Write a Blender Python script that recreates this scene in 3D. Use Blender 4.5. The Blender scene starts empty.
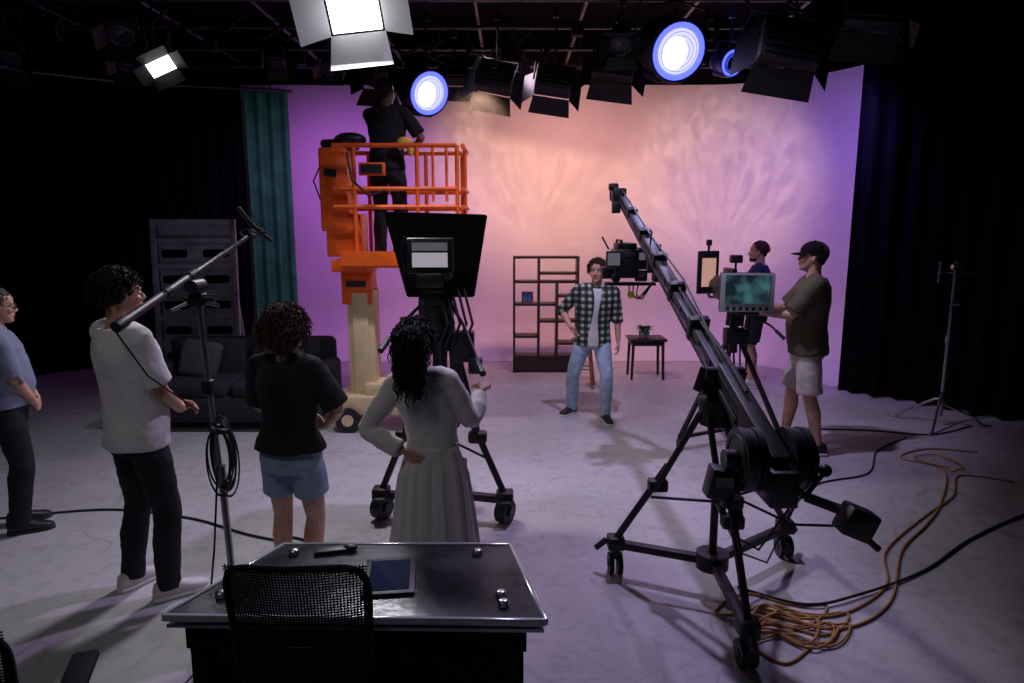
import bpy, math, random, bmesh
from mathutils import Vector, Matrix
random.seed(7)
rad=math.radians
C=bpy.context.scene.collection
# ---------------------------------------------------------------- helpers
class MB:
    def __init__(s): s.v=[];s.f=[];s.m=[];s.cur=0;s.T=Matrix.Identity(4)
    def add(s,vs,fs):
        o=len(s.v); s.v+=[s.T@Vector(v) for v in vs]
        for f in fs: s.f.append([i+o for i in f]); s.m.append(s.cur)
    def box(s,c,size,rot=None,bev=0.0,seg=2):
        bm=bmesh.new(); bmesh.ops.create_cube(bm,size=1)
        for v in bm.verts: v.co=Vector((v.co.x*size[0],v.co.y*size[1],v.co.z*size[2]))
        if bev>0: bmesh.ops.bevel(bm,geom=list(bm.edges),offset=min(bev,min(size)*.45),segments=seg,affect='EDGES',profile=.5)
        R=rot if rot is not None else Matrix.Identity(3)
        c=Vector(c)
        bm.verts.index_update()
        s.add([R@v.co+c for v in bm.verts],[[v.index for v in f.verts] for f in bm.faces]); bm.free()
    def beam(s,p0,p1,w,h,bev=0.004,up=(0,0,1)):
        p0=Vector(p0);p1=Vector(p1);d=p1-p0;L=d.length;y=d/L
        x=y.cross(Vector(up)); 
        if x.length<1e-4: x=y.cross(Vector((1,0,0)))
        x.normalize(); z=x.cross(y)
        R=Matrix((x,y,z)).transposed()
        s.box((p0+p1)/2,(w,L,h),R,bev)
    def loft(s,rings,n=16,cap=True,p=1.0,mod=None):
        vs=[];fs=[]
        for (c,U,V) in rings:
            c=Vector(c);U=Vector(U);V=Vector(V)
            for i in range(n):
                a=2*math.pi*i/n; ca,sa=math.cos(a),math.sin(a)
                ca=math.copysign(abs(ca)**p,ca); sa=math.copysign(abs(sa)**p,sa)
                k=mod(a,len(vs)//n) if mod else 1
                vs.append(c+U*ca*k+V*sa*k)
        for r in range(len(rings)-1):
            for i in range(n):
                j=(i+1)%n; fs.append([r*n+i,r*n+j,(r+1)*n+j,(r+1)*n+i])
        if cap:
            fs.append(list(range(n))[::-1]); o=(len(rings)-1)*n; fs.append([o+i for i in range(n)])
        s.add(vs,fs)
    def tube(s,pts,r,n=8,cap=True,round_=False):
        pts=[Vector(p) for p in pts]
        R=list(r) if isinstance(r,(list,tuple)) else [r]*len(pts)
        if round_:
            a=(pts[0]-pts[1]).normalized(); b=(pts[-1]-pts[-2]).normalized()
            r0,r1=R[0],R[-1]
            pts=[pts[0]+a*r0*.95,pts[0]+a*r0*.6]+pts+[pts[-1]+b*r1*.6,pts[-1]+b*r1*.95]
            R=[r0*.3,r0*.78]+R+[r1*.78,r1*.3]
        rings=[];u=None
        for i,p in enumerate(pts):
            if i==0: t=pts[1]-pts[0]
            elif i==len(pts)-1: t=pts[-1]-pts[-2]
            else: t=(pts[i+1]-pts[i]).normalized()+(pts[i]-pts[i-1]).normalized()
            if t.length<1e-9: t=Vector((0,0,1))
            t.normalize()
            if u is None:
                u=t.cross(Vector((0,0,1)))
                if u.length<1e-3: u=t.cross(Vector((1,0,0)))
            u=u-t*u.dot(t)
            if u.length<1e-6: u=t.orthogonal()
            u.normalize(); w=t.cross(u)
            rings.append((p,u*R[i],w*R[i]))
        s.loft(rings,n,cap)
    def cyl(s,p0,p1,r,r2=None,n=20): s.tube([p0,p1],[r,r if r2 is None else r2],n)
    def sph(s,c,r,seg=16,rings=10,rot=None):
        if not isinstance(r,(list,tuple)): r=(r,r,r)
        vs=[];fs=[];R=rot if rot is not None else Matrix.Identity(3);c=Vector(c)
        vs.append(c+R@Vector((0,0,r[2])))
        for i in range(1,rings):
            th=math.pi*i/rings
            for j in range(seg):
                a=2*math.pi*j/seg
                vs.append(c+R@Vector((r[0]*math.sin(th)*math.cos(a),r[1]*math.sin(th)*math.sin(a),r[2]*math.cos(th))))
        vs.append(c+R@Vector((0,0,-r[2])))
        for j in range(seg): fs.append([0,1+j,1+(j+1)%seg])
        for i in range(rings-2):
            for j in range(seg):
                a=1+i*seg+j;b=1+i*seg+(j+1)%seg; fs.append([a,a+seg,b+seg,b])
        l=len(vs)-1;o=1+(rings-2)*seg
        for j in range(seg): fs.append([l,o+(j+1)%seg,o+j])
        s.add(vs,fs)
    def torus(s,c,R,r,ax=(0,0,1),n=28,m=8,el=1.0):
        c=Vector(c);ax=Vector(ax).normalized()
        u=Vector((0,0,1))-ax*ax.z
        if u.length<.2: u=ax.orthogonal()
        u.normalize(); w=ax.cross(u)
        vs=[];fs=[]
        for i in range(n):
            a=2*math.pi*i/n;d=u*math.cos(a)+w*math.sin(a)*el
            for j in range(m):
                b=2*math.pi*j/m; vs.append(c+d*(R+r*math.cos(b))+ax*r*math.sin(b))
        for i in range(n):
            for j in range(m):
                fs.append([i*m+j,((i+1)%n)*m+j,((i+1)%n)*m+(j+1)%m,i*m+(j+1)%m])
        s.add(vs,fs)
    def prism(s,poly,z0,z1):
        n=len(poly); vs=[(p[0],p[1],z0) for p in poly]+[(p[0],p[1],z1) for p in poly]
        fs=[list(range(n))[::-1],[n+i for i in range(n)]]+[[i,(i+1)%n,n+(i+1)%n,n+i] for i in range(n)]
        s.add(vs,fs)
    def quad(s,a,b,c,d,th=0.004):
        a,b,c,d=map(Vector,(a,b,c,d)); nn=(b-a).cross(d-a).normalized()*th
        s.add([a,b,c,d,a+nn,b+nn,c+nn,d+nn],[[3,2,1,0],[4,5,6,7],[0,1,5,4],[1,2,6,5],[2,3,7,6],[3,0,4,7]])
    def obj(s,name,mats,parent=None,ang=40,remesh=0,smooth=0,disp=0,dscale=.12,flat=False):
        me=bpy.data.meshes.new(name); me.from_pydata([tuple(v) for v in s.v],[],s.f)
        for m in mats: me.materials.append(m)
        bm=bmesh.new(); bm.from_mesh(me); 
        for f,mi in zip(bm.faces,s.m): f.material_index=mi; f.smooth=not flat
        bmesh.ops.recalc_face_normals(bm,faces=list(bm.faces)); bm.to_mesh(me); bm.free()
        if not remesh and not flat: me.set_sharp_from_angle(angle=rad(ang))
        o=bpy.data.objects.new(name,me); C.objects.link(o)
        if parent: o.parent=parent
        if remesh:
            m=o.modifiers.new('remesh','REMESH'); m.mode='VOXEL'; m.voxel_size=remesh; m.use_smooth_shade=True
        if smooth:
            m=o.modifiers.new('sm','SMOOTH'); m.factor=.5; m.iterations=smooth
        if disp:
            t=bpy.data.textures.new(name+'_w','CLOUDS'); t.noise_scale=dscale; t.noise_depth=2
            m=o.modifiers.new('wr','DISPLACE'); m.texture=t; m.strength=disp; m.mid_level=.5; m.texture_coords='LOCAL'
        return o
def empty(name,loc=(0,0,0)):
    e=bpy.data.objects.new(name,None); e.location=loc; e.empty_display_size=.1; C.objects.link(e); return e

def mat(name,col,rough=.6,metal=0,nz=0.0,ns=8,bump=0,bs=60,spec=.5,emit=None,es=0,col2=None,bd=.01):
    m=bpy.data.materials.new(name); m.use_nodes=True; nt=m.node_tree; b=nt.nodes['Principled BSDF']
    b.inputs['Roughness'].default_value=rough; b.inputs['Metallic'].default_value=metal
    b.inputs['Specular IOR Level'].default_value=spec
    b.inputs['Base Color'].default_value=(*col,1)
    tc=nt.nodes.new('ShaderNodeTexCoord')
    if nz or col2:
        n=nt.nodes.new('ShaderNodeTexNoise'); n.inputs['Scale'].default_value=ns; n.inputs['Detail'].default_value=4
        nt.links.new(tc.outputs['Object'],n.inputs['Vector'])
        r=nt.nodes.new('ShaderNodeValToRGB'); r.color_ramp.elements[0].position=.35; r.color_ramp.elements[1].position=.65
        c2=col2 if col2 else tuple(min(1,c*(1+nz)) for c in col); c1=col if col2 else tuple(c*(1-nz) for c in col)
        r.color_ramp.elements[0].color=(*c1,1); r.color_ramp.elements[1].color=(*c2,1)
        nt.links.new(n.outputs['Fac'],r.inputs['Fac']); nt.links.new(r.outputs['Color'],b.inputs['Base Color'])
    if bump:
        n=nt.nodes.new('ShaderNodeTexNoise'); n.inputs['Scale'].default_value=bs; n.inputs['Detail'].default_value=3
        nt.links.new(tc.outputs['Object'],n.inputs['Vector'])
        bp=nt.nodes.new('ShaderNodeBump'); bp.inputs['Strength'].default_value=bump; bp.inputs['Distance'].default_value=bd
        nt.links.new(n.outputs['Fac'],bp.inputs['Height']); nt.links.new(bp.outputs['Normal'],b.inputs['Normal'])
    if emit: b.inputs['Emission Color'].default_value=(*emit,1); b.inputs['Emission Strength'].default_value=es
    return m
# ---------------------------------------------------------------- materials
BLK=mat('black_metal',(.014,.014,.016),.5,.2,.3,20)
BLKP=mat('black_plastic',(.012,.012,.014),.45,0,.2,30,.1,200)
BLKM=mat('black_matte',(.006,.006,.007),.9,0,.3,10,spec=.2)
RUB=mat('rubber',(.012,.012,.012),.8)
STEEL=mat('steel',(.45,.46,.48),.28,.95,.15,30)
DSTEEL=mat('dark_steel',(.12,.12,.13),.35,.9,.2,20)
GREY=mat('grey_paint',(.42,.46,.53),.55,.1,.2,6)
ORG=mat('orange_paint',(.9,.14,.012),.42,0,.12,5)
BEI=mat('beige_paint',(.72,.58,.32),.5,0,.1,5)
WOOD=mat('wood',(.32,.14,.06),.5,0,.3,14)
DWOOD=mat('dark_wood',(.02,.012,.011),.45,0,.3,14)
YEL=mat('yellow_glove',(.8,.5,.06),.7,0,.2,30)
# ---------------------------------------------------------------- camera
cam=bpy.data.cameras.new('camera'); cam.lens=24; cam.sensor_width=36; cam.clip_end=100
co=bpy.data.objects.new('camera',cam); co.location=(0,0,2.05); co.rotation_euler=(rad(90-9.43),0,0); C.objects.link(co)
bpy.context.scene.camera=co
bpy.context.scene.view_settings.view_transform='Standard'
bpy.context.scene.view_settings.look='None'
w=bpy.data.worlds.new('world'); bpy.context.scene.world=w; w.use_nodes=True
w.node_tree.nodes['Background'].inputs[0].default_value=(.35,.3,.5,1); w.node_tree.nodes['Background'].inputs[1].default_value=.012
# ---------------------------------------------------------------- room
fm=bpy.data.materials.new('floor_paint'); fm.use_nodes=True; nt=fm.node_tree; b=nt.nodes['Principled BSDF']
tc=nt.nodes.new('ShaderNodeTexCoord')
def noise_(sc,det=5,dist=0,vec=None,rough=.6):
    n=nt.nodes.new('ShaderNodeTexNoise'); n.inputs['Scale'].default_value=sc; n.inputs['Detail'].default_value=det
    n.inputs['Distortion'].default_value=dist; n.inputs['Roughness'].default_value=rough
    nt.links.new(vec if vec else tc.outputs['Object'],n.inputs['Vector']); return n
def ramp_(src,p0,c0,p1,c1):
    r=nt.nodes.new('ShaderNodeValToRGB'); e=r.color_ramp.elements
    e[0].position=p0;e[0].color=(*c0,1);e[1].position=p1;e[1].color=(*c1,1); nt.links.new(src,r.inputs['Fac']); return r
def mix_(a,b_,f,mode='MULTIPLY'):
    m=nt.nodes.new('ShaderNodeMixRGB'); m.blend_type=mode
    if isinstance(f,float): m.inputs[0].default_value=f
    else: nt.links.new(f,m.inputs[0])
    nt.links.new(a,m.inputs[1]); nt.links.new(b_,m.inputs[2]); return m
n1=noise_(.9,6); r1=ramp_(n1.outputs['Fac'],.3,(.43,.42,.43),.7,(.58,.57,.58))
n2=noise_(6,8,1.5); r2=ramp_(n2.outputs['Fac'],.35,(.78,.78,.78),.5,(1,1,1))
vo=nt.nodes.new('ShaderNodeTexVoronoi'); vo.feature='DISTANCE_TO_EDGE'; vo.inputs['Scale'].default_value=.9
nd=noise_(1.2,3); mx=mix_(tc.outputs['Object'],nd.outputs['Color'],.35,'MIX'); nt.links.new(mx.outputs[0],vo.inputs['Vector'])
r3=ramp_(vo.outputs['Distance'],.0,(.6,.58,.58),.006,(1,1,1))
n4=noise_(2.2,2); r4=ramp_(n4.outputs['Fac'],.45,(0,0,0),.6,(1,1,1))
m1=mix_(r1.outputs[0],r2.outputs[0],.8); m2=mix_(m1.outputs[0],r3.outputs[0],r4.outputs[0])
nt.links.new(m2.outputs[0],b.inputs['Base Color'])
rr=ramp_(n2.outputs['Fac'],.3,(.55,.55,.55),.7,(.4,.4,.4)); nt.links.new(rr.outputs[0],b.inputs['Roughness'])
f=MB(); f.box((0,4,-.05),(18,18,.1)); f.obj('floor',[fm])
CYC=mat('cyc_paint',(.78,.77,.77),.75,0,.03,2)
BWALL=mat('black_wall',(.006,.006,.007),.9,0,.3,3,spec=.2)
path=[(-4.3,11.3)]
path+=[(x,11.3) for x in (-3,-1,1,2.7)]
for i in range(1,13):
    a=math.pi/2*(1-i/12); path.append((2.9+2.1*math.cos(a),9.2+2.1*math.sin(a)))
path+=[(5.0,8.7)]
c=MB(); vs=[];fs=[]
pr=[]
Rc=.85
for i in range(0,11):
    a=math.pi/2*i/10; pr.append((Rc-Rc*math.sin(a),Rc-Rc*math.cos(a)+.004))
pr.append((0,4.28))
for i,(x,y) in enumerate(path):
    p=Vector((x,y)); q0=Vector(path[max(0,i-1)]); q1=Vector(path[min(len(path)-1,i+1)]); t=(q1-q0).normalized()
    nin=Vector((t.y,-t.x))
    for (o,z) in pr: vs.append((x+nin.x*o,y+nin.y*o,z))
m=len(pr)
for i in range(len(path)-1):
    for j in range(m-1): fs.append([i*m+j,(i+1)*m+j,(i+1)*m+j+1,i*m+j+1])
c.add(vs,fs); c.obj('wall_back_cyclorama',[CYC],ang=80)
for nm,cc,sz in (('wall_back',(0,12.0,2.6),(18,.2,5.2)),('wall_left',(-8.2,4,2.6),(.2,18,5.2)),('wall_right',(8.2,4,2.6),(.2,18,5.2)),('wall_front',(0,-4,2.6),(18,.2,5.2)),('ceiling',(0,4,5.25),(18,18,.1))):
    x=MB(); x.box(cc,sz); x.obj(nm,[BWALL])
def curtain(name,pts,z0,z1,m,amp=.06,lam=.22):
    P=[];s=0
    for a,b_ in zip(pts[:-1],pts[1:]):
        a=Vector(a);b_=Vector(b_);L=(b_-a).length;n=max(2,int(L/.025));t=(b_-a)/L;nn=Vector((-t.y,t.x))
        for i in range(n):
            q=a+t*L*i/n; ss=s+L*i/n
            P.append((q,nn,ss))
        s+=L
    rows=5; vs=[];fs=[]
    for r in range(rows):
        z=z0+(z1-z0)*r/(rows-1); k=1-.35*r/(rows-1)
        for q,nn,ss in P:
            o=amp*k*(math.sin(2*math.pi*ss/lam+.8*math.sin(ss*2.1))+.35*math.sin(ss*11+r*.4))
            p=q+nn*o; vs.append((p.x,p.y,z))
    n=len(P)
    for r in range(rows-1):
        for i in range(n-1): fs.append([r*n+i,r*n+i+1,(r+1)*n+i+1,(r+1)*n+i])
    c=MB(); c.add(vs,fs); return c.obj(name,[m],ang=89)
CUR=mat('black_velvet',(.0035,.0035,.005),.95,0,.2,4,spec=.1); GCUR=mat('green_curtain',(.035,.30,.09),.8,0,.2,4,spec=.2)
curtain('green_curtain',[(-3.46,11.0),(-4.08,10.8)],.02,4.1,GCUR,.06,.2)
curtain('black_curtain',[(-4.14,10.75),(-5.4,10.5),(-6.6,9.6),(-7.4,7.5),(-7.6,3)],.02,4.1,CUR)
curtain('black_curtain',[(4.12,8.42),(4.7,7.95),(5.6,6.75),(6.6,5.4),(7.3,3.2)],.02,5.1,CUR,.07,.26)
t=MB(); t.tube([(-3.4,11.05,4.13),(-4.4,10.72,4.13),(-5.4,10.5,4.13),(-6.6,9.6,4.13),(-7.4,7.5,4.13),(-7.6,3,4.13)],.025)
for i in range(8): 
    x=-3.7-i*.33; t.cyl((x,10.93-.1*i*.5,4.13),(x,10.93-.1*i*.5,4.4),.01)
t.obj('curtain_track',[DSTEEL])
# grid
g=MB()
for y in (6.6,7.6,8.6,9.6,10.6): g.cyl((-7.2,y,4.4),(4.0,y,4.4),.025)
for x in (-6.4,-5.2,-4,-2.8,-1.6,-.4,.8,2.0,3.2): g.cyl((x,5.8,4.46),(x,11.0,4.46),.025)
for y in (7.1,9.1): g.box((-1.5,y,5.0),(11,.12,.25))
for x in (-5,-2,1,3.5):
    for y in (7.6,10.6): g.cyl((x,y,4.4),(x,y,5.2),.012)
g.cur=1
for i in range(14):
    x0=-6+.68*i; y0=7.0+((i*37)%34)/10
    pts=[(x0+.12*j,y0+.05*math.sin(j),4.33-.16*math.sin(math.pi*j/9)+.05*math.sin(j*2.1+i)) for j in range(10)]
    g.tube(pts,.016,6)
for i in range(10):
    x0=-5+.9*i; g.torus((x0,8.0+(i%4)*.6,4.22),.11,.025,(1,.3,0))
    g.box((x0+.35,8.3+(i%3)*.7,4.3),(.14,.12,.16),None,.02)
g.obj('lighting_grid',[DSTEEL,RUB])
# ---------------------------------------------------------------- people
def ik(a,t,l1,l2,pole):
    a=Vector(a);t=Vector(t);d=t-a;L=d.length;dn=d/L;L=min(L,(l1+l2)*.998);t=a+dn*L
    x=(l1*l1-l2*l2+L*L)/(2*L);h=math.sqrt(max(l1*l1-x*x,0));p=Vector(pole);p=p-dn*p.dot(dn);p.normalize()
    return a+dn*x+p*h,t
def lerp(tab,z):
    if z<=tab[0][0]: return tab[0][1:]
    for a,b_ in zip(tab[:-1],tab[1:]):
        if z<=b_[0]:
            k=(z-a[0])/(b_[0]-a[0]); return tuple(a[i]+(b_[i]-a[i])*k for i in range(1,len(a)))
    return tab[-1][1:]
MT=[(.78,.155,.115,0),(.86,.168,.122,-.008),(.95,.162,.118,0),(1.05,.15,.108,.004),(1.15,.157,.112,.006),(1.25,.172,.12,.008),(1.35,.18,.115,0),(1.42,.155,.092,-.01),(1.46,.1,.07,-.012),(1.49,.06,.058,-.012)]
FT=[(.78,.16,.12,-.005),(.86,.176,.126,-.012),(.95,.162,.115,-.004),(1.05,.125,.095,.004),(1.15,.132,.1,.008),(1.25,.148,.12,.018),(1.35,.152,.105,.004),(1.42,.13,.082,-.008),(1.46,.08,.062,-.01),(1.49,.053,.053,-.01)]
HEADR=[(-.117,.014,.072,.03),(-.11,.03,.082,.005),(-.092,.044,.088,-.025),(-.068,.055,.088,-.05),(-.04,.063,.086,-.07),(-.012,.069,.082,-.086),(.012,.072,.084,-.095),(.035,.074,.09,-.1),(.06,.073,.085,-.098),(.083,.064,.066,-.088),(.1,.047,.042,-.068),(.112,.026,.012,-.045),(.117,.01,-.008,-.028)]
def hand(mb,wr,d,n,side,curl):
    d=Vector(d).normalized(); n=Vector(n); n=(n-d*n.dot(d)).normalized(); s=d.cross(n)*side
    q=[(0,.024,.019),(.03,.033,.017),(.06,.04,.015),(.088,.04,.013),(.096,.036,.010)]
    mb.loft([(wr+d*a,s*b_,n*c_) for a,b_,c_ in q],14)
    for off,L,sp in ((.031,.07,.12),(.0105,.078,.03),(-.0105,.072,-.05),(-.031,.056,-.14)):
        p=wr+d*.084+s*off; pts=[p]; a=curl*.5; e=(d+s*sp).normalized()
        for i,fr in enumerate((.45,.3,.25)):
            p=p+(e*math.cos(a)+n*math.sin(a))*L*fr; pts.append(p); a+=curl
        mb.tube(pts,[.0098,.009,.0082,.0068],8,round_=True)
    p=wr+d*.03+s*.028+n*.004; a=Vector(d*.62+s*.75+n*.25*(1+curl)).normalized(); b_=Vector(d*.85+s*.35+n*.45*(1+curl)).normalized()
    mb.tube([p,p+a*.035,p+a*.035+b_*.028,p+a*.035+b_*.05],[.014,.0115,.0098,.008],8,round_=True)
def curls(mb,n,M,fn,L,hr,th,turns,grav=1.0,seed=1,sides=4,outw=1.2):
    R=random.Random(seed)
    for i in range(n):
        for _ in range(60):
            z=R.uniform(-1,1);a=R.uniform(0,2*math.pi);r=math.sqrt(1-z*z);dv=Vector((r*math.cos(a),r*math.sin(a),z))
            if fn(dv): break
        else: continue
        st=Vector((0,-.02,.03))+Vector((dv.x*.074,dv.y*.095,dv.z*.086))
        ll=L*R.uniform(.6,1.15); tr=turns*R.uniform(.7,1.25); steps=int(max(6,tr*7)); pts=[];ph=R.uniform(0,6.28)
        p=st.copy(); dr=dv.copy()
        dn=Vector((-dv.x*.25+R.uniform(-.15,.15),-.1+R.uniform(-.12,.12),-1)) 
        for k in range(steps):
            f_=k/(steps-1)
            dr=(dv*(1-f_)**2*outw+dn*grav*(f_*1.6+.1)).normalized() if grav>0 else dv
            p=p+dr*ll/steps
            u=dr.orthogonal().normalized();w_=dr.cross(u)
            an=ph+f_*tr*2*math.pi
            pts.append(M@(p+(u*math.cos(an)+w_*math.sin(an))*hr*min(1,f_*3+.3)))
        mb.tube(pts,[th]*(len(pts)-1)+[th*.4],sides)
def person(name,loc,heading,H,o):
    k=H/1.75; e=empty(name,loc); e.rotation_euler[2]=rad(heading); e.scale=(k,k,k)
    fem=o.get('fem',False); g=o.get('g',1.0); T=FT if fem else MT
    sh=.158 if fem else .185; hp=.092
    lean,sid,tw=[rad(x) for x in o.get('torso',(0,0,0))]
    piv=Vector((0,0,.95)); off=Vector(o.get('pelvis',(0,0,0)))
    def RU(f): return Matrix.Rotation(tw*f,3,'Z')@Matrix.Rotation(-lean*f,3,'X')@Matrix.Rotation(sid*f,3,'Y')
    def fz(z): return min(1,max(0,(z-.95)/.42))
    def U(p): p=Vector(p); return piv+off+RU(fz(p.z))@(p-piv)
    def trings(z0,z1,ease,step=.035,flare=0):
        R=[];z=z0
        while z<z1+1e-6:
            hw,hd,yo=lerp(T,z); belly=o.get('belly',0)*max(0,1-abs(z-1.08)/.2)
            hw=hw*g+ease+flare*max(0,(1.1-z)); hd=hd*g+ease+belly*.5+flare*max(0,(1.1-z)); M=RU(fz(z))
            R.append((U((0,yo+belly*.5,z)),M@Vector((hw,0,0)),M@Vector((0,hd,0)))); z+=step
        return R
    sk=MB()
    A={}
    for sd,key in ((1,'R'),(-1,'L')):
        S=U((sd*sh*g,-.008,1.415)); tgt=o['hand'+key]; pole=o.get('pole'+key,(sd*.5,-.6,-.6))
        E,W=ik(S,Vector(tgt),.285,.25,pole)
        A[key]=(S,E,W)
        ga=g
        sk.tube([S,S.lerp(E,.3),S.lerp(E,.65),E,E.lerp(W,.25),E.lerp(W,.6),W],[x*(.88 if fem else 1)*ga for x in (.05,.046,.041,.036,.037,.031,.024)],12,round_=True)
        hd_=o.get('hd'+key); d=Vector(hd_) if hd_ else (W-E)
        hn=Vector(o.get('hn'+key,(-sd,0,0)))
        hand(sk,W,d,hn,sd,o.get('curl'+key,.45))
    hy,hpi,hr=[rad(x) for x in o.get('head',(0,0,0))]
    Rh=RU(1)@Matrix.Rotation(hy,3,'Z')@Matrix.Rotation(-hpi,3,'X')@Matrix.Rotation(hr,3,'Y')
    np_=U((0,-.005,1.5)); hc=np_+RU(1)@Vector((0,.0,.035))+Rh@Vector((0,.022,.098))
    Mh=Matrix.Translation(hc)@Rh.to_4x4()
    nw=.05 if fem else .06
    sk.tube([U((0,-.015,1.40)),U((0,-.012,1.47)),np_+RU(1)@Vector((0,-.002,.01)),Mh@Vector((0,-.02,-.045))],[nw*1.35,nw*1.08,nw*.95,nw*.95],16)
    old=sk.T; sk.T=Mh
    sk.loft([((0,(a+b_)/2,z),(w_,0,0),(0,(a-b_)/2,0)) for z,w_,a,b_ in HEADR],24,p=.92)
    sk.tube([(0,.08,.018),(0,.093,-.008),(0,.107,-.028),(0,.1,-.038)],[.007,.009,.0125,.009],8,round_=True)
    sk.sph((.011,.094,-.034),(.009,.01,.008)); sk.sph((-.011,.094,-.034),(.009,.01,.008))
    for s_ in (1,-1):
        sk.sph((s_*.075,-.008,-.012),(.008,.019,.03),12,8,Matrix.Rotation(-s_*.3,3,'Z'))
        sk.sph((s_*.035,.078,.02),(.022,.012,.007)); sk.sph((s_*.042,.066,-.03),(.02,.018,.016))
    sk.sph((0,.08,-.1),(.02,.014,.014)); sk.sph((0,.087,-.062),(.024,.009,.012))
    sk.T=old
    Lg={}
    for sd,key in ((1,'R'),(-1,'L')):
        fx,fy,ty=o.get('foot'+key,(sd*.1,0,-sd*8))[:3]
        hip=U((sd*hp,0,.9)); hip.z=.9+off.z
        dirf=Vector((-math.sin(rad(ty)),math.cos(rad(ty)),0))
        K,An=ik(hip,Vector((fx,fy,.078)),.425,.405,dirf*.9+Vector((sd*.12,0,.1)))
        Lg[key]=(hip,K,An,dirf)
    bt=o['bottom']; skinlegs=bt[0] in('shorts','skirt')
    if skinlegs:
        for key in 'RL':
            hip,K,An,df=Lg[key]
            sk.tube([hip.lerp(K,.3),hip.lerp(K,.6),K,K.lerp(An,.3)-df*.012,K.lerp(An,.7)-df*.004,An+Vector((0,0,.01)),An-Vector((0,0,.03))],[x*g for x in (.074,.066,.052,.056,.04,.034,.036)],14)
    SKM=o['skin']
    sk.obj('skin',[SKM],e,remesh=.0058,smooth=2)
    tp=o['top']; tb=MB(); ease=tp.get('ease',.012)
    tb.loft(trings(tp.get('hem',.88),1.478,ease,flare=tp.get('flare',0)),28)
    for key,sd in (('R',1),('L',-1)):
        S,E,W=A[key]
        tb.tube([U((sd*.04,-.012,1.455)),U((sd*.10,-.012,1.445)),S,],[.042+ease*.5,.048+ease*.6,.055*g+ease*.6],14,round_=True)
        fr=tp.get('sleeve',.7); lo=tp.get('loose',.014)
        if fr<=1: pts=[S,S.lerp(E,fr*.5),S.lerp(E,fr)]; rr=[.054*g+ease*.5,.05*g+lo,.048*g+lo*1.3]
        else:
            q=fr-1; pts=[S,S.lerp(E,.5),E.lerp(S,.06),E.lerp(W,.06),E.lerp(W,q*.5),E.lerp(W,q)]; rr=[.054*g+ease*.5,.047*g+lo,.04*g+lo,.039*g+lo*1.1,.038*g+lo*1.2,.033*g+lo*.9]
            if fem: rr=[x*.95 for x in rr]
        tb.tube(pts,rr,14)
    if tp.get('collar'):
        tb.tube([U((.055*math.cos(a),-.012+.062*math.sin(a),1.485+.012*(-math.sin(a)))) for a in [2*math.pi*i/16 for i in range(17)]],.014,8)
    tb.obj('shirt',[tp['mat']],e,remesh=.0095,smooth=4,disp=tp.get('wr',.022),dscale=.14)
    if tp.get('inner'):
        ib=MB()
        z=tp.get('hem',.88)-.01
        vs=[];fs=[];nn=10;rows=0
        while z<1.47:
            hw,hd,yo=lerp(T,z); M=RU(fz(z)); wdt=.042+.015*math.sin(z*9)
            for i in range(nn):
                x=-wdt+2*wdt*i/(nn-1); y=(hd+ease+.014)*math.sqrt(max(0,1-(x/(hw+ease))**2))
                vs.append(U((0,yo,z))+M@Vector((x+.01,y,0)))
            rows+=1; z+=.03
        for r in range(rows-1):
            for i in range(nn-1): fs.append([r*nn+i,r*nn+i+1,(r+1)*nn+i+1,(r+1)*nn+i])
        ib.add(vs,fs); io=ib.obj('tshirt_front',[tp['inner']],e); sm=io.modifiers.new('s','SOLIDIFY'); sm.thickness=.006
    bb=MB()
    if bt[0]!='skirt':
        bb.loft(trings(.80,bt[2] if len(bt)>2 else 1.03,.003),28)
        for key in 'RL':
            hip,K,An,df=Lg[key]
            if bt[0]=='pants':
                bb.tube([hip-Vector((0,0,.01)),hip.lerp(K,.3),hip.lerp(K,.7),K,K.lerp(An,.4)-df*.008,K.lerp(An,.8),An-Vector((0,0,.02))],[x*g for x in (.09,.092,.078,.068,.068,.06,.061)],16)
            else:
                fr=bt[3] if len(bt)>3 else .8
                bb.tube([hip-Vector((0,0,.01)),hip.lerp(K,fr*.4),hip.lerp(K,fr*.8),hip.lerp(K,fr)],[x*g for x in (.09,.096,.094,.097)],18)
        bb.obj('trousers' if bt[0]=='pants' else 'shorts',[bt[1]],e,remesh=.0095,smooth=4,disp=.016,dscale=.09)
    else:
        zs=[1.06,1.03,1.0,.97,.9,.8,.65,.5,.35,.26]
        R=[]
        for i,z in enumerate(zs):
            hw,hd,yo=lerp(T,z); fl=(1.0-z)*.15 if z<1 else 0; R.append((Vector((off.x,off.y+yo,z)),(max(hw,.15)+.008+fl,0,0) if z<.95 else (hw+.016,0,0),(0,max(hd,.11)+.012+fl*.9,0)))
        bb.loft(R,128,mod=lambda a,i:1+min(.05,.01*i)*math.sin(a*15+1.2*math.sin(a*3)+.1*i)+min(.02,.004*i)*math.sin(a*31))
        bb.obj('skirt',[bt[1]],e,ang=80,disp=.02,dscale=.15)
        bb=MB(); bb.loft([(U((0,.004,z)),(.146,0,0),(0,.116,0)) for z in (1.0,1.01,1.04,1.05)],40); bb.obj('waistband',[bt[1]],e)
    sb=MB()
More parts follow.
